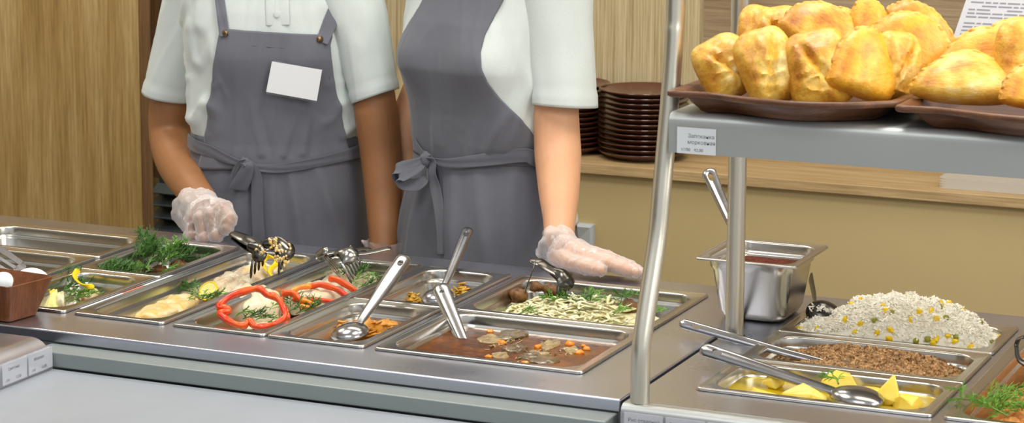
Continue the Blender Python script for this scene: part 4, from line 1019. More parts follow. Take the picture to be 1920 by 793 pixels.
# potatoes --------------------------------------------
liquid('potato', -.0135, 'butter', 'melted_butter', 'yellow melted butter pooled under the boiled potatoes', 'butter')
def chunk(px, py, z, r, label, seed, apex=None, rz=0):
    """angular boiled potato piece: convex hull of a few points, softly rounded"""
    R = random.Random(seed); bm = bmesh.new(); rx, ry, rzz = r
    for _ in range(15):
        d = Vector((R.gauss(0, 1), R.gauss(0, 1), R.gauss(0, 1))).normalized(); bm.verts.new((d.x*rx, d.y*ry, max(-.6, d.z)*rzz))
    if apex: bm.verts.new(apex); bm.verts.new((apex[0]*.6, apex[1]+.003, apex[2]*.93))
    bmesh.ops.convex_hull(bm, input=bm.verts); bmesh.ops.delete(bm, geom=[v for v in bm.verts if not v.link_faces], context='VERTS')
    me = bpy.data.meshes.new('potato_piece'); bm.to_mesh(me); bm.free(); me.materials.append(MT['potato']); o = bpy.data.objects.new('potato_piece', me); C.objects.link(o)
    o.location = at(px, py, z=z); o.rotation_euler = (0, 0, rz); me.polygons.foreach_set('use_smooth', [True]*len(me.polygons))
    md = o.modifiers.new('b', 'BEVEL'); md.width = .004; md.segments = 3; md.limit_method = 'NONE'
    tx = bpy.data.textures.new('n', 'CLOUDS'); tx.noise_scale = .01; md = o.modifiers.new('u', 'SUBSURF'); md.levels = 1; md.render_levels = 1; dm = o.modifiers.new('d', 'DISPLACE'); dm.texture = tx; dm.strength = .002
    return tag(o, label, 'potato', 'boiled potato pieces')
chunk(1448, 716, -.006, (.019, .016, .021), 'boiled potato piece standing at the far left of the potato pan', 1)
chunk(1434, 738, -.012, (.024, .013, .010), 'low boiled potato piece at the front left rim of the pan', 2)
chunk(1508, 740, -.008, (.034, .016, .016), 'long boiled potato piece under the spoon handle', 3)
chunk(1576, 718, -.008, (.030, .018, .018), 'boiled potato piece with a dill thread behind the spoon bowl', 4)
chunk(1664, 748, -.006, (.021, .018, .020), 'tall pointed boiled potato piece right of the spoon bowl', 5, apex=(.010, 0, .036))
chunk(1702, 762, -.010, (.026, .016, .018), 'boiled potato piece nearest the right front corner', 6)
chunk(1622, 734, -.012, (.026, .016, .010), 'flat boiled potato piece beside the tall one', 7)
dill(1572, 720, .010, 2.6, 's', 1.3, .1, 'small dill thread lying on a boiled potato')
# soup -------------------------------------------------
GZ = -.0155
liquid('soup', GZ, 'gravy', 'gravy', 'brown glossy mushroom gravy filling the wide front pan', 'gravy', amp=.0012)
lumps('carrot_cube', [(919, 622, GZ, .006, .005, .004, 0, 'orange carrot cube at the rear of the gravy, left of centre'), (941, 643, GZ, .007, .005, .004, .5, 'orange carrot piece on the pale mushrooms'), (984, 617, GZ, .005, .004, .003, 1, 'small orange carrot cube at the rear rim of the gravy'),
    (973, 624, GZ, .008, .004, .003, .2, 'orange carrot piece touching the rear mushroom slices'), (1008, 652, GZ, .006, .005, .005, .4, 'orange carrot cube in the middle of the gravy'), (1068, 646, GZ, .0075, .006, .006, .2, 'largest orange carrot cube, right of the middle'),
    (1087, 662, GZ, .0075, .006, .005, 1, 'orange carrot piece nearest the front right of the gravy'), (1100, 655, GZ, .006, .005, .0045, 0, 'rightmost orange carrot cube in the gravy'), (916, 669, GZ, .006, .005, .003, 0, 'orange carrot piece near the front rim of the gravy'), (1094, 649, GZ, .004, .004, .003, 0, 'small orange carrot cube behind the rightmost one'),
    (985, 680, GZ, .006, .004, .003, .3, 'orange carrot sliver under the dark mushroom slice')], 'carrot', '', 'carrot', 'carrot pieces in the gravy')
MS = [([(928, 632), (950, 622), (990, 624), (982, 634), (945, 640)], 'mush', 'dark mushroom slice behind the carrot pieces'), ([(895, 637), (915, 630), (945, 634), (930, 645), (905, 645)], 'mush_l', 'pale mushroom slice left of centre in the gravy'),
      ([(972, 668), (1000, 664), (1040, 672), (1050, 680), (1010, 684), (980, 676)], 'mush', 'largest dark mushroom slice near the front rim'), ([(985, 664), (1010, 660), (1034, 668), (1020, 674), (990, 671)], 'mush_l', 'pale mushroom slice lying on the largest dark one'),
      ([(922, 665), (945, 664), (956, 670), (940, 674), (925, 672)], 'mush_l', 'small pale mushroom slice at the front left'), ([(1012, 650), (1030, 640), (1052, 644), (1036, 655), (1018, 658)], 'mush_l', 'curled mushroom slice in the middle of the gravy'),
      ([(940, 652), (965, 648), (990, 654), (975, 662), (948, 660)], 'mush', 'mushroom slice beside the red pepper piece'), ([(1055, 655), (1075, 652), (1085, 659), (1070, 665)], 'mush_l', 'mushroom piece left of the front carrot cube'), ([(1076, 628), (1095, 626), (1120, 628), (1112, 633), (1088, 634)], 'mush_l', 'onion scrap at the rear rim of the gravy')]
for i, (pp, m_, lb) in enumerate(MS): poly_blob(pp, GZ-.001, .005 if m_ == 'mush' else .004, 'mushroom_slice', m_, lb, 'mushroom', 'mushroom slices in the gravy', jit=.3, bulge=.4, seed=i)
lumps('red_pepper_piece', [(950, 653, GZ+.001, .006, .003, .003, .8, 'red pepper piece on the mushrooms left of the middle'), (1020, 663, GZ, .008, .003, .002, 0, 'thin red pepper strip in the middle of the gravy')], 'redbit', '', 'pepper', 'red pepper pieces in the gravy')
gp = [(at(x, y, z=GZ+.001), .02, .02) for x, y in ((960, 640), (1000, 660), (1050, 660), (930, 650), (1030, 640), (975, 675))]
shreds_later = gp
# front curry -----------------------------------------
liquid('curry', -.0415, 'oil_brown', 'sauce_residue', 'brown oily residue on the floor of the front spoon pan', 'sauce')
liquid('curry2', -.0415, 'oil_brown', 'sauce_residue', 'brown oily residue on the floor of the rear spoon pan', 'sauce')
def shreds(name, spots, mat, label, cat, n, w, L, seed, zr=(0, .012), base=None):
    R = random.Random(seed); mb = MB()
    for k in range(n):
        c, rx, ry = R.choice(spots); a = R.uniform(0, 2*PI); q = math.sqrt(R.random()); p = c+Vector((rx*q*math.cos(a), ry*q*math.sin(a), R.uniform(*zr)*(1.1-q)))
        d = Vector((math.cos(R.uniform(0, 6.3)), math.sin(R.uniform(0, 6.3)), R.uniform(-.3, .4))).normalized(); l = L*R.uniform(.5, 1.2); s = Vector((-d.y, d.x, R.uniform(-.3, .6)))*l*R.uniform(-.4, .4)
        mb.tube([p-d*l/2, p-d*l*.2+s*.6, p+d*l*.2+s*.7, p+d*l/2], [w*.7, w, w*1.05, w*.6], 6, flat=R.uniform(.3, .6))
    for (c, rx, ry) in (base or []): mb.blob(c-Vector((0, 0, .002)), (rx, ry, zr[1]*.9), 8, jit=.4, fr=3, seed=seed)
    o = mb.obj(name, mat, angle=0); return tag(o, label, cat, kind='stuff')
shreds('vegetable_shreds', gp, 'mush_l', 'thin brown vegetable shreds floating in the gravy', 'vegetables', 60, .0013, .009, 8, (-.001, .001))
sp = [(at(725, 622, z=-.033), .035, .032), (at(690, 620, z=-.033), .03, .03), (at(650, 612, z=-.033), .022, .03), (at(640, 628, z=-.036), .02, .02), (at(750, 606, z=-.033), .02, .02)]
shreds('stewed_cabbage', sp, 'cabbage_or', 'heap of orange stewed cabbage around the front spoon', 'cabbage', 260, .0028, .020, 3, (0, .024), [(c, a*.6, b*.6) for c, a, b in sp])
sp = [(at(868, 552, z=-.033), .022, .022), (at(885, 548, z=-.033), .018, .02), (at(775, 566, z=-.034), .010, .012)]
shreds('stewed_vegetables', sp, 'cabbage_y', 'yellow stewed vegetables left in the rear spoon pan', 'vegetables', 110, .0028, .018, 4, (0, .018), [(c, a*.6, b*.6) for c, a, b in sp])
lumps('red_pepper_piece', [(782, 563, -.036, .007, .005, .005, .6, 'red pepper piece left of the spoon in the rear spoon pan')], 'redbit', '', 'pepper', None)
# cabbage pan -----------------------------------------
x0, x1, y0, y1 = inner('cabbage', .024)
R = random.Random(11); mb = MB()
def cab_h(x, y):
    u = (x-x0)/(x1-x0); w = (y-y0)/(y1-y0)
    return -.034+.030*math.exp(-((u-.48)/.42)**2)*(1.1-.5*abs(w-.4))+.007*noise.noise(Vector((x*30, y*30, 2)))
v, f = mound(x0, x1-.01, y0, y1-.03, lambda x, y: cab_h(x, y)-.006, 30, 24, 0); mb.add(v, f)
for k in range(850):
    u, w = R.random(), R.random()**1.2*.85
    if u > .72 and w > .5+(.72-u): continue
    if u < .12 and w < .5: continue
    x = x0+(x1-x0)*u; y = y0+(y1-y0)*w; p = Vector((x, y, cab_h(x, y)+R.uniform(-.003, .005)))
    d = Vector((math.cos(R.uniform(0, 6.3)), math.sin(R.uniform(0, 6.3)), R.uniform(-.25, .35))).normalized(); l = R.uniform(.012, .028); s = Vector((-d.y, d.x, R.uniform(-.2, .9)))*l*R.uniform(-.5, .5)
    mb.tube([p-d*l/2, p-d*l*.2+s*.7, p+d*l*.2+s*.7, p+d*l/2], [.0020, .0032, .0034, .0018], 6, flat=R.uniform(.25, .5))
tag(mb.obj('stewed_cabbage', 'cab', angle=0), 'pale sliced cabbage mixed with herbs in the wide rear pan', 'cabbage', kind='stuff')
lumps('browned_cutlet', [(972, 556, -.012, .016, .014, .013, 0, 'browned meat piece at the left of the cabbage'), (1001, 540, -.012, .019, .014, .016, .3, 'browned meat piece under the tongs'), (1034, 546, -.014, .016, .012, .014, 0, 'dark browned meat piece right of the tongs'),
    (1012, 586, -.020, .013, .011, .011, .4, 'round browned meat piece at the front of the cabbage'), (1176, 552, -.014, .020, .014, .014, .2, 'dark browned meat piece at the rear right of the cabbage'), (1180, 577, -.016, .017, .014, .014, 0, 'browned meat piece beside the front post'),
    (1050, 594, -.024, .019, .011, .010, .2, 'flat browned meat piece near the front rim of the cabbage'), (1152, 597, -.024, .016, .010, .010, .2, 'small browned meat piece by the front rim, right'), (950, 583, -.034, .016, .012, .008, .2, 'dark scrap of meat at the left end of the cabbage')], 'meat_dark', '', 'meat', 'browned meat pieces in the cabbage')
for i, (px, py, a, k, s) in enumerate([(1060, 572, 0, 'd', .8), (1085, 566, .5, 'n', .8), (1070, 575, 2.8, 'n', .8), (1095, 572, 3.3, 'd', .8), (1158, 562, .9, 'n', .7), (1165, 570, 2, 'd', .6), (975, 588, .5, 's', 1.1), (1150, 590, 1, 's', 1.2), (1045, 562, 3, 's', 1.2), (1225, 590, 1, 's', 1.0), (1105, 560, 1.5, 's', 1.2)]):
    dill(px, py, -.006, a, k, s, .1, 'green dill sprig scattered over the sliced cabbage', 'dill over the cabbage')
# fish pan --------------------------------------------
liquid('fish', -.042, 'oil_brown', 'baking_juice', 'brown baking juice under the golden fish', 'juice', ins=.03)
poly_blob([(240, 592), (262, 580), (300, 573), (335, 566), (362, 566), (372, 574), (345, 590), (310, 602), (262, 604)], -.036, .016, 'fish_fillet', 'fishcheese', 'golden cheese baked fish fillet nearest the front of the long pan', 'fish', 'baked fish fillets', jit=.3, bulge=.35, seed=1)
poly_blob([(385, 560), (398, 540), (430, 525), (470, 518), (512, 516), (520, 524), (480, 545), (440, 562), (402, 572)], -.036, .020, 'fish_fillet', 'fishwhite', 'white and pink flaked fish fillet in the middle of the long pan', 'fish', 'baked fish fillets', jit=.45, bulge=.35, seed=2)
poly_blob([(430, 520), (450, 512), (500, 505), (545, 498), (570, 502), (545, 517), (505, 524), (450, 530)], -.036, .020, 'fish_fillet', 'fishcheese', 'golden fish fillet at the far end under the tongs', 'fish', 'baked fish fillets', jit=.3, bulge=.35, seed=3)
def lemon_round(c, nrm, r, label, rot_=0):
    nrm = Vector(nrm).normalized(); q = nrm.to_track_quat('Z', 'Y').to_matrix(); T_ = thing('lemon_slice', label, 'lemon', c, 'lemon slices on the food')
    mb = MB(); n = 36
    mb.loft([[q @ Vector((rr*math.cos(a), rr*math.sin(a), z)) for a in np.linspace(0, 2*PI, n, endpoint=False)] for rr, z in ((r*.86, -.0018), (r*.97, -.0018), (r, 0), (r*.97, .0018), (r*.86, .0018))], True, False, False)
    mb.obj('peel', 'lemon', T_)
    mb = MB(); mb.loft([[q @ Vector((rr*math.cos(a), rr*math.sin(a), z)) for a in np.linspace(0, 2*PI, n, endpoint=False)] for rr, z in ((.001, .0012), (r*.4, .0014), (r*.87, .0014), (r*.87, -.0014), (.001, -.0012))])
    mb.obj('flesh', 'lemon_flesh', T_); return T_
vdir = (CP-at(390, 545, z=0)).normalized()
lemon_round(at(391, 546, z=-.016), (vdir+Vector((-.55, .1, .35))), .0175, 'round lemon slice standing on the middle of the fish pan')
def twist(pts, w, th, label):
    T_ = thing('lemon_twist', label, 'lemon', pts[0], 'lemon twists on the food')
    o = ring_strip('peel', pts, w, th, 'lemon', None, None, wdir=(-.5, -.6, .6)); local(o, T_)
    del_ = [k for k in ('label', 'category') if k in o.keys()]
    for k in del_: del o[k]
    return T_
D3 = lambda L_, z: [at(x, y, z=z+dz) for x, y, dz in L_]
twist(D3([(508, 515, -.008), (498, 505, 0), (493, 494, .006), (497, 484, .010), (507, 481, .012), (516, 486, .010), (518, 494, .006), (510, 502, .002), (506, 510, -.002), (512, 520, -.006), (522, 524, -.008)], -.010), .0085, .0026, 'yellow lemon twist curled on the far end of the fish pan')
for (px, py, a, k, s) in [(372, 553, 2.6, 'd', .8), (350, 560, .3, 'n', .7), (376, 562, .3, 'd', .6), (395, 560, .5, 's', 1.3), (470, 490, .2, 's', 1.2), (462, 498, .7, 's', 1.2)]:
    dill(px, py, -.022, a, k, s, .1, 'dill sprig on the golden fish in the long pan', 'dill on the fish')
# pepper pan ------------------------------------------
PZ = -.036
poly_blob([(395, 606), (420, 596), (470, 590), (520, 592), (545, 600), (520, 612), (470, 618), (420, 616)], PZ, .004, 'chicken_slice', 'chicken', 'thin pale chicken slice under the nearest roll', 'chicken', 'chicken slices', jit=.2, bulge=.3, seed=5)
poly_blob([(418, 592), (432, 574), (470, 570), (512, 572), (528, 584), (522, 600), (480, 607), (436, 606)], PZ+.002, .040, 'chicken_roll', 'chicken', 'pale chicken roll inside the large red pepper ring, front of the pan', 'chicken', 'chicken rolls', jit=.25, bulge=.5, seed=6)
poly_blob([(535, 574), (560, 556), (600, 548), (645, 552), (655, 560), (620, 576), (575, 590), (548, 590)], PZ, .026, 'chicken_roll', 'chicken', 'pale chicken roll under crossed pepper strips, middle of the pan', 'chicken', 'chicken rolls', jit=.2, bulge=.4, seed=7)
poly_blob([(600, 548), (625, 530), (660, 528), (682, 536), (668, 548), (640, 558), (610, 560)], PZ, .028, 'chicken_roll', 'chicken', 'pale chicken roll behind the crossed pepper strips', 'chicken', 'chicken rolls', jit=.2, bulge=.4, seed=8)
poly_blob([(672, 530), (690, 512), (718, 512), (738, 520), (725, 532), (700, 540), (680, 540)], PZ, .024, 'chicken_roll', 'chicken', 'farthest pale chicken roll behind the serving tongs', 'chicken', 'chicken rolls', jit=.2, bulge=.4, seed=9)
def facing(pts, c_px, c_z):
    """points drawn on a plane through (c_px, z) that leans back and faces the aisle"""
    c = at(*c_px, z=c_z); n_ = ((CP-c).normalized()+Vector((0, 0, .9))).normalized(); return c, n_
def on_lean(pts, c_px, c_z, lean=.9, tilt=(0, 0, 0)):
    c = at(*c_px, z=c_z); n_ = ((CP-c).normalized()+Vector((0, 0, lean))+Vector(tilt)).normalized()
    out = []
    for x, y in pts:
        v = CF+float((x-PCX)/FOC)*CR-float((y-PCY)/FOC)*CU; out.append(CP+v*((c-CP).dot(n_)/v.dot(n_)))
    return out, n_
P_, n_ = on_lean([(410, 575), (432, 556), (470, 543), (488, 542), (500, 552), (518, 558), (530, 575), (534, 595), (518, 607), (495, 613), (478, 612), (467, 602), (458, 610), (438, 607), (418, 594), (412, 588), (430, 583), (418, 576)], (475, 590), .004, .7)
ring_strip('pepper_ring', P_, .011, .0075, 'pepper', 'largest red and orange pepper ring around the nearest chicken roll', 'pepper', 'pepper rings', closed=True, wdir=n_)
P_, n_ = on_lean([(526, 558), (530, 572), (540, 590), (541, 600)], (530, 575), -.014, .6)
ring_strip('pepper_strip', P_, .010, .006, 'pepper', 'short red pepper end beside the large ring', 'pepper', 'pepper rings', wdir=n_)
P_, n_ = on_lean([(528, 550), (548, 550), (562, 562), (575, 580), (588, 590)], (560, 570), -.012, .9)
ring_strip('pepper_strip', P_, .012, .006, 'pepper', 'red pepper strip leading down to the right of the large ring', 'pepper', 'pepper rings', wdir=n_)
P_, n_ = on_lean([(548, 560), (570, 562), (600, 563), (630, 567), (652, 568)], (600, 563), -.012, .9)
ring_strip('pepper_strip', P_, .009, .006, 'pepper', 'straight orange pepper strip across the middle chicken roll', 'pepper', 'pepper rings', wdir=n_)
P_, n_ = on_lean([(562, 575), (578, 577), (592, 581), (590, 574), (575, 566), (566, 562)], (578, 572), -.010, .9)
ring_strip('pepper_piece', P_, .010, .006, 'pepper_o', 'short orange pepper piece under the middle strips', 'pepper', 'pepper rings', wdir=n_)
P_, n_ = on_lean([(584, 536), (560, 540), (547, 548), (548, 555), (566, 559), (560, 553), (556, 549), (580, 541)], (565, 548), -.010, .9)
ring_strip('pepper_strip', [q for q in P_[:5]], .009, .006, 'pepper_o', 'orange hooked pepper strip left of the arched strip', 'pepper', 'pepper rings', wdir=n_)
P_, n_ = on_lean([(578, 538), (600, 534), (625, 540), (645, 552), (660, 566)], (620, 545), -.010, .9)
ring_strip('pepper_strip', P_, .011, .006, 'pepper', 'arched red pepper strip over the middle chicken roll', 'pepper', 'pepper rings', wdir=n_)
P_, n_ = on_lean([(616, 522), (632, 525), (652, 536), (668, 548)], (640, 535), -.008, .9)
ring_strip('pepper_strip', P_, .013, .006, 'pepper', 'farthest orange pepper strip, just in front of the tongs', 'pepper', 'pepper rings', wdir=n_)
for (px, py, a, k, s, z) in [(455, 598, .2, 'd', .7, -.012), (480, 600, .5, 'n', .6, -.012), (505, 582, 1.2, 'n', .6, -.006), (440, 592, .3, 's', 1.2, -.01), (540, 585, .9, 'd', .9, -.02), (555, 588, .5, 'd', .8, -.02), (545, 575, 2, 'd', .7, -.02),
                             (620, 520, .4, 'd', .9, -.02), (640, 516, .2, 'd', .9, -.01), (655, 528, .3, 'n', .8, -.01), (600, 526, .4, 'd', .8, -.03), (672, 540, .8, 'd', .6, -.012), (490, 612, .2, 's', 1.0, -.03)]:
    dill(px, py, z, a, k, s, .1, 'dill sprig among the chicken rolls and pepper rings', 'dill on the chicken')
poly_blob([(655, 500), (680, 492), (720, 492), (755, 500), (745, 512), (710, 508), (670, 508)], -.034, .012, 'cucumber_slice', 'green_veg', 'dark green cucumber slice at the far end of the chicken pan', 'cucumber', None, jit=.2, bulge=.4, seed=3)
# meat under dill -------------------------------------
liquid('meat', -.0385, 'oil_brown', 'baking_juice', 'brown baking juice under the browned meat', 'juice')
poly_blob([(205, 505), (212, 492), (235, 488), (252, 498), (268, 508), (258, 516), (225, 514)], -.034, .024, 'meat_piece', 'meat', 'golden browned meat piece at the left of the small dill pan', 'meat', 'browned meat pieces under dill', jit=.4, bulge=.4, seed=4)
lumps('meat_piece', [(334, 500, -.028, .018, .012, .012, 0, 'dark meat piece at the front right of the small dill pan'), (340, 480, -.030, .018, .012, .010, .3, 'browned meat piece at the rear of the small dill pan'), (300, 508, -.034, .018, .012, .010, 0, 'dark meat piece under the upright dill'), (372, 486, -.034, .014, .01, .008, 0, 'small meat piece at the right of the small dill pan')], 'meat_dark', '', 'meat', 'browned meat pieces under dill')
for (px, py, a, k, s, z, tl) in [(250, 488, .3, 'd', 1.2, -.008, .3), (262, 492, 1.4, 'd', 1.2, -.008, .2), (285, 490, 2.0, 'd', 1.2, -.006, .2), (255, 482, 1.0, 'd', 1.0, .004, .6), (278, 496, .6, 'd', 1.1, -.012, .1), (240, 490, .9, 'd', .8, 0, .3), (305, 500, 1.2, 'n', 1.1, -.012, .9), (312, 496, 1.0, 'n', 1.2, -.01, .8), (315, 486, .2, 'd', 1.1, -.012, .1), (335, 486, .1, 'd', 1.1, -.02, .1), (352, 496, .3, 'd', .9, -.02, .1), (300, 480, .2, 'd', 1.1, -.01, .2), (330, 492, 2.4, 'n', .9, -.012, .1), (280, 508, 2.9, 'n', .9, -.012, .1), (268, 480, 1.9, 'd', 1.1, .006, .7), (300, 512, .2, 'n', .9, -.02, .1)]:
    dill(px, py, z-.008, a, k, s*(.85 if k == 'd' else .85), tl, 'dark green dill sprig heaped on the browned meat', 'dill on the browned meat')
# herbed fish -----------------------------------------
liquid('herb', -.0385, 'oil_brown', 'baking_juice', 'brown baking juice under the herbed fish', 'juice')
poly_blob([(148, 560), (160, 545), (185, 535), (205, 540), (200, 552), (175, 564), (155, 568)], -.036, .016, 'fish_fillet', 'fishcheese', 'golden fish piece between the dill heaps of the small lemon pan', 'fish', 'baked fish fillets', jit=.35, bulge=.4, seed=14)
poly_blob([(115, 530), (130, 520), (160, 522), (175, 532), (150, 545), (125, 548)], -.034, .018, 'fish_fillet', 'fishwhite', 'pale fish piece under the lemon curl', 'fish', 'baked fish fillets', jit=.35, bulge=.4, seed=15)
poly_blob([(105, 575), (110, 562), (118, 560), (122, 568), (120, 578)], -.034, .018, 'onion_piece', 'cab', 'pale onion piece at the front of the small lemon pan', 'onion', None, jit=.2, bulge=.4, seed=16)
T_ = thing('lemon_wedge', 'yellow lemon wedge standing beside the wooden bowl', 'lemon', at(92, 572, z=-.03))
c = Vector(); mb = MB(); A_, B_, C_ = at(80, 575, z=-.034)-T_.location, at(102, 578, z=-.034)-T_.location, at(97, 545, z=-.012)-T_.location
dn = Vector((.004, .010, .002)); mb.add([A_, B_, C_, A_+dn, B_+dn, C_+dn], [(0, 1, 2), (5, 4, 3), (0, 3, 4, 1), (1, 4, 5, 2), (2, 5, 3, 0)]); mb.obj('flesh', 'lemon_flesh', T_, smooth=True, bevel=.001)
mb = MB(); mb.tube([A_+dn*.5, (A_+C_)/2+dn*.5+Vector((-.004, 0, .002)), C_+dn*.5], [.003, .005, .002], 8); mb.obj('peel', 'lemon', T_)
twist(D3([(148, 506, .016), (141, 513, .015), (142, 523, .012), (151, 532, .010), (163, 537, .008), (176, 537, .006)], -.010), .010, .0028, 'yellow lemon curl on the herbed fish, right of the wooden bowl')
for (px, py, a, k, s, z, tl) in [(108, 538, .5, 'd', .9, -.012, .2), (120, 545, .1, 'n', .9, -.012, .2), (118, 560, .3, 'n', 1.0, -.016, .1), (130, 565, .6, 'n', 1.1, -.016, .1), (140, 560, 1.3, 'n', 1.0, -.012, .1), (110, 552, 1.0, 'd', .9, -.012, .2), (150, 558, 2.6, 'n', .9, -.01, .1), (105, 530, .4, 'd', .8, -.006, .4),
     (175, 525, .2, 'd', 1.2, -.012, .2), (190, 530, .5, 'd', 1.2, -.014, .2), (205, 525, .2, 'd', 1.2, -.014, .2), (215, 532, 2.7, 'd', 1.2, -.016, .1), (185, 520, 1.0, 'd', 1.0, -.008, .3), (222, 528, .5, 'd', .9, -.016, .2), (200, 535, 3, 'd', 1.1, -.018, .1), (165, 520, .4, 'd', .9, -.004, .3)]:
    dill(px, py, z-.010, a, k, s*(.85 if k == 'd' else .75), tl, 'green dill sprig heaped on the herbed fish with lemon', 'dill on the herbed fish')
# spatula pan and empty pan -----------------------------
for (px, py, a, s) in [(45, 492, .3, .8), (55, 498, .6, .7), (62, 506, .1, .7), (35, 488, .2, .7)]: dill(px, py, -.045, a, 'd', s, .1, 'dill sprig left in the pan under the slotted turner', 'dill in the turner pan')
lumps('meat_piece', [(28, 478, -.048, .02, .012, .008, 0, 'browned scrap beside the slotted turner')], 'meat_dark', '', 'meat', None)
lumps('food_crumb', [(98, 471, -.046, .004, .003, .002, 0, 'largest pale crumb in the nearly empty pan'), (83, 468, -.046, .003, .0024, .0015, 0, 'small pale crumb left of the largest one'), (168, 475, -.046, .003, .0022, .0015, 1, 'yellow crumb near the right end of the empty pan'), (176, 474, -.046, .0025, .002, .0015, 1, 'rightmost yellow crumb in the empty pan')], 'yolk', '', 'crumb', 'crumbs in the empty pan')
# sauce --------------------------------------------------
liquid(None, SZ-.019, 'sauce', 'red_sauce', 'grainy red brown sauce in the deep square pan', 'sauce', ins=.0205, rr=.02, amp=.002, box=SAU)
liquid('crust', -.0505, 'oil_brown', 'baking_juice', 'brown juice on the floor of the crusted bake pan', 'juice')
# crusted bake at the lower right -------------------------
x0, x1, y0, y1 = inner('crust', .022)
def cr_h(x, y):
    u = (x-x0)/(x1-x0); e = min(1, max(0, (u-.01-.06*noise.noise(Vector((y*14, 0, 7))))/.10)); n1 = noise.noise(Vector((x*22, y*22, 3))); n2 = noise.noise(Vector((x*75, y*75, 3))); n3 = noise.noise(Vector((x*170, y*170, 3)))
    return -.060+.046*e**.6+e*(.010*n1+.006*n2+.0035*n3)
mb = MB(); v, f = mound(x0, x1, y0, y1, cr_h, 150, 240, 0); mb.add(v, f); tag(mb.obj('crusted_bake', 'crustm', angle=0), 'orange brown crusted bake in the deep lower right pan', 'bake')
for (px, py, a, s, z) in [(1860, 757, .4, 1.2, .004), (1850, 750, .8, 1.1, .004), (1875, 772, 2.7, 1.3, .006), (1870, 760, -.4, 1.2, .006), (1845, 765, 0, 1.1, 0), (1890, 780, 2.9, 1.2, .006), (1905, 755, 1, .8, .002), (1900, 740, .5, .7, .002), (1855, 775, .3, 1.1, 0), (1838, 757, .7, .9, 0), (1915, 765, .7, .9, 0)]:
    dill(px, py, z-.008, a, 'n', s*.8, .15, 'bright green dill sprig on the crusted bake', 'dill on the crusted bake')
# ------------------------------------------------------------------ utensils
def far_point(B, px, py, L, sign=1):
    """point on the ray of a pixel at distance L from B (sign 1: the farther one)"""
    v = (CF+float((px-PCX)/FOC)*CR-float((py-PCY)/FOC)*CU).normalized(); w = B-CP; b = w.dot(v); c = w.dot(w)-L*L; disc = b*b-c
    return CP+v*(b+sign*math.sqrt(max(0, disc)))
def strip_obj(path, widths, th, up, mat, name, parent, curve=.0, hole=None, n=8):
    """metal strip with gently curved section; hole=(fraction, length, width) cut near one end"""
    P = spl(path, n); m = len(P); W = [interp(i/(m-1), np.linspace(0, 1, len(widths)), widths) for i in range(m)]; up = Vector(up); rings = []
    for i in range(m):
        tn = (P[min(i+1, m-1)]-P[max(i-1, 0)]).normalized(); u = (up-tn*up.dot(tn)).normalized(); s = tn.cross(u); w = W[i]/2
        q = [(-1, -.4), (-.8, -1), (-.4, -1), (0, -1), (.4, -1), (.8, -1), (1, -.4), (1, .4), (.8, 1), (.4, 1), (0, 1), (-.4, 1), (-.8, 1), (-1, .4)]
        rings.append([P[i]+s*(w*x)+u*(th/2*y+curve*w*(1-x*x)) for x, y in q])
    # rounded ends
    def end(r, P0, k): c = P0; return [c+(p-c)*k for p in r]
    t0 = (P[1]-P[0]).normalized(); t1 = (P[-1]-P[-2]).normalized(); w0, w1 = W[0]/2, W[-1]/2
    a = [[p-t0*(w0*math.sin(k)) for p in end(rings[0], P[0], max(.05, math.cos(k)))] for k in (1.4, 1.1, .7, .35)]
    b = [[p+t1*(w1*math.sin(k)) for p in end(rings[-1], P[-1], max(.05, math.cos(k)))] for k in (.35, .7, 1.1, 1.4)]
    mb = MB(); mb.loft(a+rings+b); o = mb.obj(name, mat, angle=50)
    if hole:
        fr, hl, hw = hole; i = int(fr*(m-1)); tn = (P[min(i+1, m-1)]-P[max(i-1, 0)]).normalized(); u = (up-tn*up.dot(tn)).normalized(); s = tn.cross(u); c = P[i]
        cb = MB(); cb.loft([[c+tn*(hl/2*math.cos(a_))+s*(hw/2*math.sin(a_))+u*k for a_ in np.linspace(0, 2*PI, 20, endpoint=False)] for k in (-.02, .02)]); co_ = cb.obj('cutter', mat)
        md = o.modifiers.new('b', 'BOOLEAN'); md.object = co_; md.operation = 'DIFFERENCE'; md.solver = 'EXACT'
        dg = bpy.context.evaluated_depsgraph_get(); dg.update(); me = bpy.data.meshes.new_from_object(o.evaluated_get(dg)); o.modifiers.clear(); o.data = me; bpy.data.objects.remove(co_)
        me.polygons.foreach_set('use_smooth', [True]*len(me.polygons)); me.set_sharp_from_angle(angle=math.radians(50))
    o.parent = parent; o.data.transform(Matrix.Translation(-Vector(parent.location))); return o
def bowl_obj(c, ax, nrm, L, W, depth, mat, name, parent, th=.0012, side=1):
    """spoon bowl: c centre, ax long axis, nrm convex side"""
    ax = Vector(ax).normalized(); nrm = Vector(nrm); nrm = (nrm-ax*nrm.dot(ax)).normalized(); s = ax.cross(nrm); rings = []
    for k in np.linspace(0.02, 1, 12):
        a = k*PI/2; r = math.sin(a); h = math.cos(a)*depth
        rings.append([c+ax*(L/2*r*math.cos(q)*(1+.08*math.cos(q)))+s*(W/2*r*math.sin(q))+nrm*h for q in np.linspace(0, 2*PI, 40, endpoint=False)])
    mb = MB(); mb.loft(rings, True, True, False); o = mb.obj(name, mat, angle=0); md = o.modifiers.new('t', 'SOLIDIFY'); md.thickness = th; md.offset = 0
    o.parent = parent; o.data.transform(Matrix.Translation(-Vector(parent.location))); return o
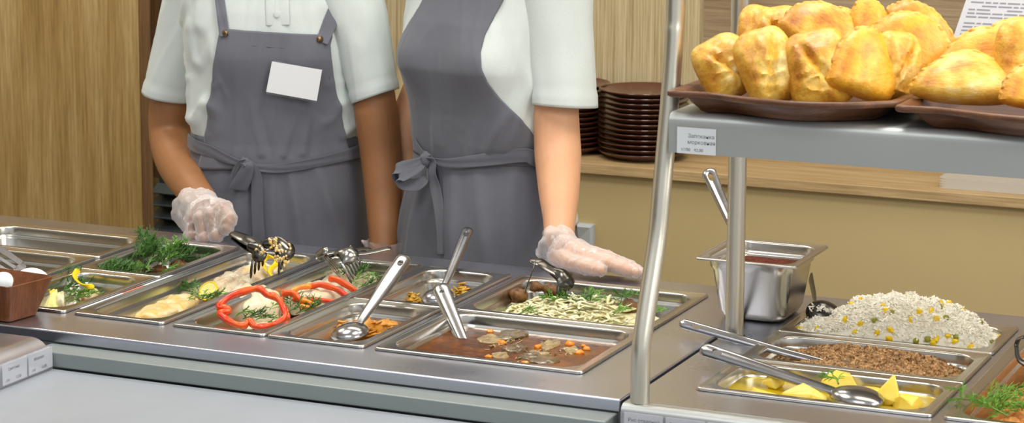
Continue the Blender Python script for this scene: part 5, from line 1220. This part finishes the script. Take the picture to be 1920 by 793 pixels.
def spoon(label, bowl_px, bz, end_px, L, bl, bw, bd, hw=(.010, .012, .018, .024, .024), nrm=(0, 0, 1), mat='cutlery', sgn=1, neck_px=None, handle_up=None, hole=True, name='serving_spoon', lift=.012, curve=.25):
    B = at(*bowl_px, z=bz); E = far_point(B, *end_px, L, sgn); T_ = thing(name, label, 'serving spoon', B, None)
    ax = (E-B).normalized(); flat = Vector((ax.x, ax.y, ax.z*.35)).normalized()
    nk = B+flat*(bl/2-.003)+Vector((0, 0, lift*.3))
    bowl_obj(B, flat, nrm, bl, bw, bd, mat, 'bowl', T_)
    up = Vector(handle_up) if handle_up else ((CP-B).normalized()+Vector((0, 0, .6)))
    path = [B+flat*(bl/2-.008)+Vector((0, 0, .001)), nk+ax*.012+Vector((0, 0, .001)), nk.lerp(E, .35), nk.lerp(E, .7), E]
    strip_obj(path, list(hw), .0026, up, mat, 'handle', T_, curve=curve, hole=(.93, .016, .009) if hole else None); return T_
spoon('polished serving spoon lying bowl down in the front pan of orange cabbage', (656, 628), -.010, (757, 486), .215, .062, .056, .016, nrm=(-.1, -.3, 1))
spoon('polished serving spoon in the rear pan of yellow vegetables', (822, 560), -.022, (877, 432), .205, .060, .054, .015, hw=(.010, .011, .014, .017, .018), nrm=(0, -.3, 1))
# slotted spoon handle sunk in the gravy
B = at(868, 640, z=-.020); E = far_point(B, 826, 542, .14); T_ = thing('gravy_ladle', 'polished ladle handle standing in the brown gravy, its bowl sunk', 'ladle', B)
strip_obj([B, B.lerp(E, .5), E], [.017, .022, .027], .003, (CP-B).normalized(), 'cutlery', 'handle', T_, curve=.22, hole=(.93, .010, .008))
bowl_obj(B+Vector((.004, .012, -.010)), (.2, 1, 0), (0, 0, -1), .05, .045, .006, 'cutlery', 'bowl', T_)
# ladle in the deep sauce pan
B = at(1402, 486, z=SZ-.030); E = far_point(B, 1330, 326, .19); T_ = thing('sauce_ladle', 'polished ladle standing in the deep pan of red sauce, behind the rear post', 'ladle', B)
strip_obj([B, B.lerp(E, .35), B.lerp(E, .7), E], [.013, .015, .019, .024], .003, (CP-B).normalized(), 'cutlery', 'handle', T_, curve=.22, hole=(.92, .018, .009))
bowl_obj(B+Vector((.004, .004, -.012)), (1, .3, 0), (0, 0, -1), .05, .045, .01, 'cutlery', 'bowl', T_)
# potato spoon and buckwheat spoon
spoon('polished serving spoon lying across the potato pan, bowl down', (1610, 748), -.004, (1325, 656), .245, .078, .050, .014, hw=(.012, .013, .016, .019, .021), nrm=(0, -.2, 1), lift=.004)
spoon('polished serving spoon dug into the buckwheat, handle over the steel top', (1590, 694), -.016, (1283, 607), .262, .060, .046, .010, hw=(.011, .012, .013, .015, .016), nrm=(0, -.2, 1), lift=.006)
# rice spoon
B = at(1545, 590, z=.010); E = far_point(B, 1520, 520, .16); T_ = thing('rice_spoon', 'dark steel serving spoon pushed into the left end of the rice', 'serving spoon', B)
bowl_obj(B, (.9, -.2, -.3), (-.1, -.5, .9), .062, .046, .016, 'dark_steel', 'bowl', T_); strip_obj([B+Vector((-.02, .012, .004)), B.lerp(E, .4)+Vector((-.006, 0, 0)), E], [.010, .012, .016], .0026, (-1, -.6, .3), 'dark_steel', 'handle', T_, curve=.1)
R = random.Random(9); mb = MB()
for _ in range(26):
    p = B+Vector((R.uniform(-.022, .012), R.uniform(-.02, -.006), R.uniform(.010, .016))); v0, f0 = RICE; M3 = rrot(R); mb.add([p+M3 @ (Vector(q)*.0042) for q in v0], f0)
tag(mb.obj('rice_grains', 'rice', smooth=False), 'white rice grains stuck on the rice spoon', 'rice', kind='stuff')
# slotted turner, far left
def lean(pts, c_px, c_z, k=.9, tilt=(0, 0, 0)): return on_lean(pts, c_px, c_z, k, tilt)
def plate_obj(name, outline, nn, th, mat, T_):
    mb = MB(); mb.loft([[p-nn*th/2 for p in outline], [p+nn*th/2 for p in outline]]); o = mb.obj(name, mat, bevel=.0006); o.data.transform(Matrix.Translation(-Vector(T_.location))); o.parent = T_; return o
P0, n_ = lean([(0, 0)], (20, 485), .012, 1.4)
T_ = thing('slotted_turner', 'slotted steel turner lying over the far left pan', 'turner', at(20, 485, z=.012))
def L2(pts): return lean(pts, (20, 485), .012, 1.4)[0]
for q in ([(-30, 442), (-4, 457), (22, 474), (44, 490), (50, 499), (47, 504), (36, 497), (10, 480), (-30, 456)], [(-30, 462), (-2, 479), (20, 493), (35, 501), (38, 506), (28, 506), (8, 493), (-30, 470)], [(-30, 480), (-6, 492), (12, 503), (26, 507), (18, 510), (2, 507), (-30, 490)], [(36, 496), (44, 490), (50, 499), (46, 505), (36, 507), (24, 507), (27, 501)]):
    plate_obj('blade', L2(q), n_, .0014, 'cutlery', T_)
mb = MB(); E2 = L2([(-30, 466)])[0]; mb.tube([E2, E2+Vector((-.12, -.02, .02)), E2+Vector((-.22, -.03, .05))], [.010, .007, .009], 10, flat=.35); o = mb.obj('handle', 'cutlery', T_); o.data.transform(Matrix.Translation(-Vector(T_.location)))
# tongs
def tongs(label, c_px, c_z, arms, heads, bend=None, mat='dark_steel'):
    """arms: [(pts px+dd, widths m, up)], heads: [(pts centre line px+dd, width, tines)]"""
    c = at(*c_px, z=c_z); d0 = (c-CP).dot(CF); T_ = thing('serving_tongs', label, 'tongs', c)
    def Wd(q): return at(q[0], q[1], d=d0+(q[2] if len(q) > 2 else 0))
    for pts, ws, up in arms: strip_obj([Wd(q) for q in pts], ws, .0016, up, mat, 'arm', T_, curve=.12)
    for pts, ws, up, tines in heads:
        P = [Wd(q) for q in pts]; h = strip_obj(P[:3], ws, .0014, up, mat, 'claw', T_, curve=.35)
        tn = (P[2]-P[0]).normalized(); u = Vector(up); u = (u-tn*u.dot(tn)).normalized(); s = tn.cross(u)
        for k in range(tines):
            x = (k/(tines-1)-.5)*ws[-1]*.95 if tines > 1 else 0
            mb = MB(); Q = spl([P[2]+s*x-tn*.002, P[2].lerp(P[3], .5)+s*x*1.08+u*.002, P[3]+s*x*1.1-u*.003], 4)
            mb.tube(Q, [ws[-1]/tines*.36]*(len(Q)-2)+[ws[-1]/tines*.28, ws[-1]/tines*.12], 8, flat=.35, upv=tuple(u)); o = mb.obj('tine', mat, T_); o.data.transform(Matrix.Translation(-Vector(T_.location)))
    return T_
vC = (CP-at(1030, 520, z=0)).normalized()
tongs('dark steel serving tongs gripping the cabbage in the wide rear pan', (1030, 530), .012,
      [([(1004, 490, 0), (998, 510, -.01), (990, 530, -.015), (985, 548, -.015)], [.004, .005, .006, .004], tuple(CR)),
       ([(1002, 490, .004), (1012, 492, .004), (1026, 501, .002), (1042, 509, 0), (1054, 513, 0)], [.016, .020, .018, .018, .022], (.1, -.5, 1))],
      [([(1040, 510, 0), (1052, 516, -.004), (1060, 526, -.006), (1054, 556, -.004)], [.018, .026, .032], tuple(vC+Vector((.5, .2, .3))), 4)])
tongs('steel serving tongs resting on the chicken rolls at the far end', (650, 490), .020,
      [([(628, 480, .02), (650, 476, .03), (690, 474, .045), (726, 466, .06)], [.022, .014, .012, .014], (0, -.3, 1)), ([(604, 476, .01), (640, 470, .03), (690, 466, .06)], [.014, .012, .012], (0, -.3, 1))],
      [([(600, 484, .0), (597, 478, -.004), (606, 472, -.008), (634, 512, -.012)], [.012, .018, .022], tuple(vC+Vector((-.3, .2, .8))), 4),
       ([(632, 474, .0), (640, 474, -.004), (650, 477, -.006), (668, 512, -.010)], [.012, .020, .040], tuple(vC+Vector((.2, .2, .8))), 6)], mat='mid_steel')
tongs('dark serving tongs held by the left worker, heads over the baked fish', (500, 480), .028,
      [([(438, 438, .05), (458, 447, .03), (480, 458, .015), (502, 464, .0)], [.016, .022, .024, .020], (0, -.4, 1)), ([(440, 446, .05), (462, 462, .03), (482, 474, .01)], [.014, .016, .014], (0, -.4, 1))],
      [([(500, 458, 0), (520, 458, -.004), (534, 470, -.006), (530, 496, -.006)], [.018, .026, .034], tuple(vC+Vector((.3, .1, .2))), 5),
       ([(470, 462, 0), (482, 466, -.004), (486, 478, -.008), (480, 510, -.010)], [.014, .020, .026], tuple(vC+Vector((-.2, .1, .2))), 4)])
d0 = (at(500, 480, z=.028)-CP).dot(CF); R = random.Random(4); mb = MB()
for _ in range(70):
    a = R.choice([(524, 462, 16, 8), (530, 475, 16, 14), (526, 490, 12, 12), (486, 472, 8, 9), (512, 456, 8, 6), (538, 490, 5, 8)])
    p = at(a[0]+R.uniform(-a[2], a[2]), a[1]+R.uniform(-a[3], a[3]), d=d0-.012+R.uniform(-.002, .003)); q = p+Vector((R.uniform(-.005, .005), R.uniform(-.003, .003), R.uniform(-.006, .006)))
    mb.tube([p, p.lerp(q, .5)+Vector((0, 0, .0015)), q], [.0014, .0021, .0013], 6)
tag(mb.obj('egg_coating', 'yolk', angle=0), 'yellow scrambled egg bits clinging to the dark tongs', 'egg bits', kind='stuff')
mb = MB()
for (x, y) in [(424, 499), (410, 503), (409, 498), (402, 508), (436, 495), (444, 505)]: mb.blob(at(x, y, y=.36), (.0022, .0015, .0028), 5, jit=.3, seed=x)
# right margin: dark wire end of tongs
tongs('dark steel tongs end at the right picture edge, over the crusted bake', (1912, 660), .03, [([(1905, 648, 0), (1910, 636, 0), (1925, 632, 0), (1950, 640, .02)], [.006, .008, .008, .010], (0, -.3, 1)), ([(1906, 648, 0), (1908, 668, 0), (1918, 680, 0), (1950, 690, 0)], [.006, .007, .008, .010], (.6, -.6, .3))], [])
# ------------------------------------------------------------------ wooden bowl with eggs
H = .055; N_ = at(17, 540, z=H); Rr = at(104, 518, z=H); F_ = at(0, 503, z=H); dl = (F_-Rr).normalized(); BL = Rr+dl*.21; NL = N_+dl*.21
bN = at(17, 604, z=.0015); bR = at(72, 588, z=.0015); bBL = bR+dl*.15; bNL = bN+dl*.15
def quad_ring(a, b, c, d, z=None, r=.010, n=5):
    pts = [a, b, c, d]; out = []
    for i in range(4):
        p = pts[i]; q0 = pts[i-1]; q1 = pts[(i+1) % 4]; u = (q0-p).normalized(); w = (q1-p).normalized()
        for k in range(n+1):
            t_ = k/n; out.append((p+u*r)*(1-t_)**2+p*(2*t_*(1-t_))+(p+w*r)*t_**2)
    return out
top = [N_, Rr, BL, NL]; bot = [bN, bR, bBL, bNL]; cT = sum(top, Vector())/4; cB = sum(bot, Vector())/4
ins = lambda P, c, d: [p+(Vector((c.x, c.y, p.z))-p).normalized()*d for p in P]
mb = MB(); rings = [quad_ring(*bot), quad_ring(*[b.lerp(t_, .5) for b, t_ in zip(bot, top)]), quad_ring(*top), quad_ring(*[p+Vector((0, 0, .0008)) for p in ins(top, cT, .002)]), quad_ring(*ins(top, cT, .0045)), quad_ring(*[p+Vector((0, 0, .006)) for p in ins(bot, cB, .004)], r=.014)]
mb.loft(rings); tag(mb.obj('wooden_bowl', 'tray2', angle=50), 'square dark wooden bowl of white eggs at the left edge', 'bowl')
for (x, y, z, lb) in ((60, 530, .044, 'white egg showing above the wooden bowl rim, nearer the bowl corner'), (8, 538, .040, 'white egg in the wooden bowl at the left picture edge')):
    mb = MB(); mb.blob((0, 0, 0), (.027, .021, .020), 12); o = mb.obj('egg', 'egg'); o.location = at(x, y, z=z-.008)+Vector((-.008, .012, 0)); o.rotation_euler = (0, .1, .5); tag(o, lb, 'egg', 'eggs in the wooden bowl')
# ------------------------------------------------------------------ plates on the ledge
def lathe(prof, n=56): return [[Vector((r*math.cos(a), r*math.sin(a), z)) for a in np.linspace(0, 2*PI, n, endpoint=False)] for r, z in prof]
mb = MB(); r = .0985; mb.loft(lathe([(.001, .003), (r*.58, .003), (r*.66, .0045), (r*.9, .0125), (r*.985, .0165), (r, .0178), (r*1.004, .0170), (r*.99, .0150), (r*.9, .0095), (r*.68, .0010), (r*.62, 0), (r*.58, 0), (r*.56, .0012), (.001, .0012)]), True, True, True)
PLM = mesh_of(mb, 'plate', 'plate')
pc = at(1212, 303, y=1.87)
for s_, (px, n_p, yy, lb1, lb) in enumerate([(1206, 13, 1.862, 'top brown plate of the stack beside the front post', 'brown plate within the full stack on the ledge'), (1060, 13, 1.876, 'top brown plate of the stack behind the right worker', 'brown plate within the stack half hidden by the right worker')]):
    cx = at(px, 290, y=yy).x
    for k in range(n_p):
        inst(PLM, 'plate', lb1 if k == n_p-1 else lb, 'plate', Matrix.Translation(Vector((cx+.0008*math.sin(k*2.3+s_), yy+.0008*math.cos(k*1.7), zl+.0003+k*.0112))) @ Matrix.Rotation(k, 4, 'Z'), 'brown plates stacked on the ledge'+(' by the post' if s_ == 0 else ' behind the worker'))
# translucent plastic lid stack on the ledge at the right
p = at(1765, 350, y=1.80); q = at(1920, 352, y=1.80)
t = NT('frosted plastic'); t.set(Base_Color='d8d2c8', Roughness=.35, Alpha=.62); MT['frost'] = t.m
mb = MB(); rings = []
for k, z in enumerate(np.linspace(0, .020, 13)):
    e = -.001 if k % 3 == 0 else .0005; rings.append(rrect(p.x+e, p.x+.34-e, 1.768-e*0, 1.93, .02, zl+.0005+z, 6))
mb.loft(rings); tag(mb.obj('plastic_lid', 'frost'), 'frosted clear plastic lid lying on the ledge at the right edge', 'lid')
# ------------------------------------------------------------------ pastry trays
def tray(label, off, outline, hz=.031):
    P = [Vector((x+off, y, ST+hz)) for x, y in outline]; m0 = len(P); Q = spl([P[-1]]+P+[P[0], P[1]], 8)[8:-8]; Q = Q[:m0*8]
    cx = sum(p.x for p in Q)/len(Q); cy = (min(p.y for p in Q)+max(p.y for p in Q))/2; hx = .152; hy = .182
    def S_(d, z): return [Vector((cx+(p.x-cx)*(1-d/hx), cy+(p.y-cy)*(1-d/hy), z)) for p in Q]
    mb = MB(); z0 = ST+.0006; z1 = ST+hz
    mb.loft([S_(.042, z0), S_(.037, z0+.002), S_(.030, z0+.012), S_(.022, z1-.010), S_(.003, z1-.0085), S_(.0002, z1-.0065), S_(0, z1-.002), S_(.0015, z1), S_(.004, z1+.0003), S_(.016, z1-.0015), S_(.026, z0+.014), S_(.034, z0+.006), S_(.044, z0+.0035)])
    return tag(mb.obj('serving_tray', 'tray', angle=60), label, 'tray', 'brown trays on the pastry shelf')
OUT = [(.408, -.066), (.455, -.062), (.515, -.082), (.580, -.091), (.640, -.074), (.690, -.038), (.706, -.008), (.704, .10), (.702, .24), (.69, .270), (.55, .274), (.42, .270), (.408, .24), (.405, .10), (.404, -.04)]
tray('brown wood grain tray of pastries, left on the steel shelf', 0, OUT)
tray('brown wood grain tray of pastries at the right edge of the steel shelf', .303, [(x, y) for x, y in OUT])
# ------------------------------------------------------------------ pastries
def pastry_mesh(kind, seed, L=.10, H=.06, T=.045):
    """half moon turnover: local x = chord, z = height, y = thickness"""
    R = random.Random(seed); mb = MB(); nr, na = 14, 56
    def Rad(a):
        c, s = math.cos(a), math.sin(a)
        if kind == 'moon':
            top = ((abs(c)/(L/2))**2.2+(abs(s)/H)**2.2)**(-1/2.2) if s >= 0 else ((abs(c)/(L/2))**3+(abs(s)/(H*.22))**3)**(-1/3)
        elif kind == 'tri':
            top = ((abs(c)/(L/2))**1.5+(abs(s)/H)**1.5)**(-1/1.5) if s >= 0 else ((abs(c)/(L/2))**2.4+(abs(s)/(H*.3))**2.4)**(-1/2.4)
        else:
            top = ((abs(c)/(L/2))**4.2+(abs(s)/(H*(1 if s > 0 else .5)))**4.2)**(-1/4.2)
        return top*(1+.04*noise.noise(Vector((c*2+seed, s*2, 0))))
    def side(sg):
        rings = []
        for i in range(nr+1):
            q = i/nr; ring = []
            for j in range(na):
                a = 2*PI*j/na; r = Rad(a)*q; x, z = r*math.cos(a), r*math.sin(a)
                h = T/2*(max(0, 1-q**2.6))**.55*(1 if kind == 'puff' else (1.05-.35*max(0, z)/H))
                if kind == 'puff': h *= (1+.22*noise.noise(Vector((x*38+seed, z*16, sg*3))))*(1-.30*math.exp(-((x*.8+(z-.01)*.6*(1 if seed % 2 else -1))/.005)**2))+.12*max(0, 1-abs(noise.noise(Vector((x*20, z*60+seed, sg))))*5)
                else: h *= 1+.14*noise.noise(Vector((x*30+seed, z*30, sg*3)))
                h = max(h, .0022 if sg > 0 else .0022)
                ring.append(Vector((x, -sg*h, z)))
            rings.append(ring)
        return rings
    A = side(1); B_ = side(-1); mb.loft(A[::-1][:0] or [A[k] for k in range(1, nr+1)]+[B_[k] for k in range(nr, 0, -1)])
    body = mesh_of(mb, 'body', {'moon': 'pastry_o', 'tri': 'pastry', 'puff': 'pastry'}[kind] if seed % 3 else 'pastry_b', True)
    edge = None
    if kind in ('moon', 'tri'):
        mb = MB(); pts = []; m = 46
        for i in range(m+1):
            a = -.15+(PI+.3)*i/m; r = Rad(a)*(.955); pts.append(Vector((r*math.cos(a), .0025*math.sin(i*1.7), r*math.sin(a))))
        Q = spl(pts, 3); mb.tube(Q, [.0034*(1+.20*math.sin(k*.9))*(min(1, .4+k*.1, .4+(len(Q)-1-k)*.1)) for k in range(len(Q))], 10, flat=.9, upv=(0, 1, 0)); edge = mesh_of(mb, 'crimped_edge', 'pastry_b' if seed % 2 else 'pastry')
    return body, edge
PM = {}
for kind, n_ in (('puff', 4), ('moon', 4), ('tri', 3)):
    for i in range(n_): PM[kind, i] = pastry_mesh(kind, i+{'puff': 1, 'moon': 11, 'tri': 21}[kind])
def pastry(kind, i, px, py, y, yaw, roll, pitch, s, label):
    """body centre seen at (px, py) on the plane y; yaw turns it about the vertical, roll in the picture plane, pitch leans it back"""
    c = at(px, py, y=y); T_ = thing('turnover', label, 'pastry', c, 'baked turnovers on the trays')
    b, e = PM[kind, i]; sx, sy, sz = s if isinstance(s, tuple) else (s, s, s)
    M4 = Matrix.Rotation(yaw, 4, 'Z') @ Matrix.Rotation(pitch, 4, 'X') @ Matrix.Rotation(roll, 4, 'Y') @ Matrix.Diagonal((sx, sy, sz, 1))
    T_.matrix_world = Matrix.Translation(c) @ M4
    for me, nm in ((b, 'body'), (e, 'crimped_edge')):
        if me: o = bpy.data.objects.new(nm, me); C.objects.link(o); o.parent = T_
    return T_
# left tray, front row
pastry('puff', 0, 1370, 144, .015, .55, -.45, -.35, (.78, 1.2, .95), 'golden puff turnover leaning at the left end of the front row')
pastry('puff', 1, 1450, 147, .005, .45, -.35, -.35, (.78, 1.3, 1.15), 'golden puff turnover, second from the left in the front row')
pastry('puff', 2, 1540, 152, .005, .30, -.20, -.35, (.84, 1.3, 1.15), 'pale topped puff turnover in the middle of the front row')
pastry('moon', 0, 1612, 158, .010, .75, .35, -.3, (.95, 1.0, 1.3), 'glazed half moon turnover seen end on, right of the middle')
pastry('puff', 3, 1675, 145, .060, .7, .2, -.1, (.66, 1.2, 1.0), 'puff turnover at the right end of the front row')
# left tray, back row
pastry('puff', 1, 1416, 88, .12, .3, .1, -.2, (.55, 1.0, .95), 'small golden turnover at the left of the back row')
pastry('puff', 0, 1462, 82, .13, .5, -.1, -.3, (.78, 1.2, .85), 'round golden turnover, second in the back row')
pastry('moon', 1, 1528, 82, .11, .3, .60, -.35, (1.15, .8, .98), 'orange crimped turnover tilted in the middle of the back row')
pastry('moon', 2, 1572, 76, .17, .3, .55, -.3, (.95, .7, .75), 'smooth orange turnover behind the tilted crimped one')
pastry('moon', 0, 1632, 90, .14, .3, -.1, -.2, (.62, .8, 1.15), 'pale pointed turnover between the two crimped ones')
pastry('moon', 3, 1688, 112, .12, .3, .75, -.25, (1.15, .8, 1.15), 'large crimped orange turnover near the right end of the left tray')
pastry('moon', 1, 1712, 86, .17, .3, 1.02, -.2, (1.25, .7, .90), 'crimped yellow turnover standing rearmost at the right of the left tray')
# right tray
pastry('tri', 1, 1812, 172, .02, .30, .03, -.35, (1.42, 1.2, .92), 'large pale turnover nearest on the right tray')
pastry('moon', 2, 1850, 150, .08, .25, .15, -.3, (1.25, 1.0, 1.15), 'folded golden turnover behind the nearest on the right tray')
pastry('tri', 2, 1893, 118, .15, .25, .1, -.3, (1.2, 1.1, 1.0), 'bright yellow turnover at the rear of the right tray')
pastry('moon', 0, 1930, 190, .01, .6, .2, -.2, (.8, 1.0, .8), 'turnover cut off by the right picture edge, front')
pastry('puff', 3, 1935, 130, .060, .4, .1, -.2, (1.0, 1.0, 1.1), 'turnover cut off by the right picture edge, rear')
# menu sheet behind the right tray
c0 = at(1755, 165, y=.29); ytop = .36; tl = at(1822, -30, y=ytop); ux = Vector((1, 0, 0))
T_ = thing('menu_sheet', 'white printed menu sheet leaning behind the right pastry tray', 'menu', c0)
a_ = Vector((0, 0, 0)); b_ = tl-c0; q = [a_, a_+ux*.27, b_+ux*.27, b_]; nn = ux.cross(b_).normalized()
mb = MB(); mb.loft([q, [p+nn*.0012 for p in q]]); MT['menu_paper'] = simple('grey white menu paper', 'b9bcc4', .5); mb.obj('sheet', 'menu_paper', T_, smooth=False)
mb = MB(); R = random.Random(3); up = b_.normalized(); LL = b_.length; k = 0; yy = .012
while yy < LL-.006:
    x = .008
    while x < .25:
        l = R.uniform(.006, .022); 
        if R.random() < .88: mb.box((0, 0, 0), (0, 0, 0)); mb.v = mb.v[:-8]; mb.f = mb.f[:-6]; mb.mi = mb.mi[:-6]; o4 = [ux*x+up*yy-nn*.0003, ux*(x+l)+up*yy-nn*.0003, ux*(x+l)+up*(yy+.0022)-nn*.0003, ux*x+up*(yy+.0022)-nn*.0003]; o5 = [p+nn*.0018 for p in o4]; mb.loft([o4, o5])
        x += l+.0025
    yy += .0056+(.004 if k % 5 == 4 else 0); k += 1
MT['ink_soft'] = simple('soft grey print', '7f8390', .7); mb.obj('printed_lines', 'ink_soft', T_, smooth=False)
# white red tape label on the bar left of the fish pan
p0 = at(200, 565, z=.0); p1 = at(286, 528, z=0); xm = (-.588-.575)/2
mb = MB(); mb.box((xm-.0055, .04, .0001), (xm+.0055, .30, .0006)); T_ = mb.obj('tape_strip', 'paper', smooth=False); tag(T_, 'white tape strip with a red print on the bar left of the fish pan', 'tape')
MT['redprint'] = simple('faded red print', 'c9735a', .5)
mb = MB(); mb.box((xm-.005, .155, .0006), (xm+.005, .215, .0009)); mb.obj('red_print', 'redprint', T_, smooth=False)
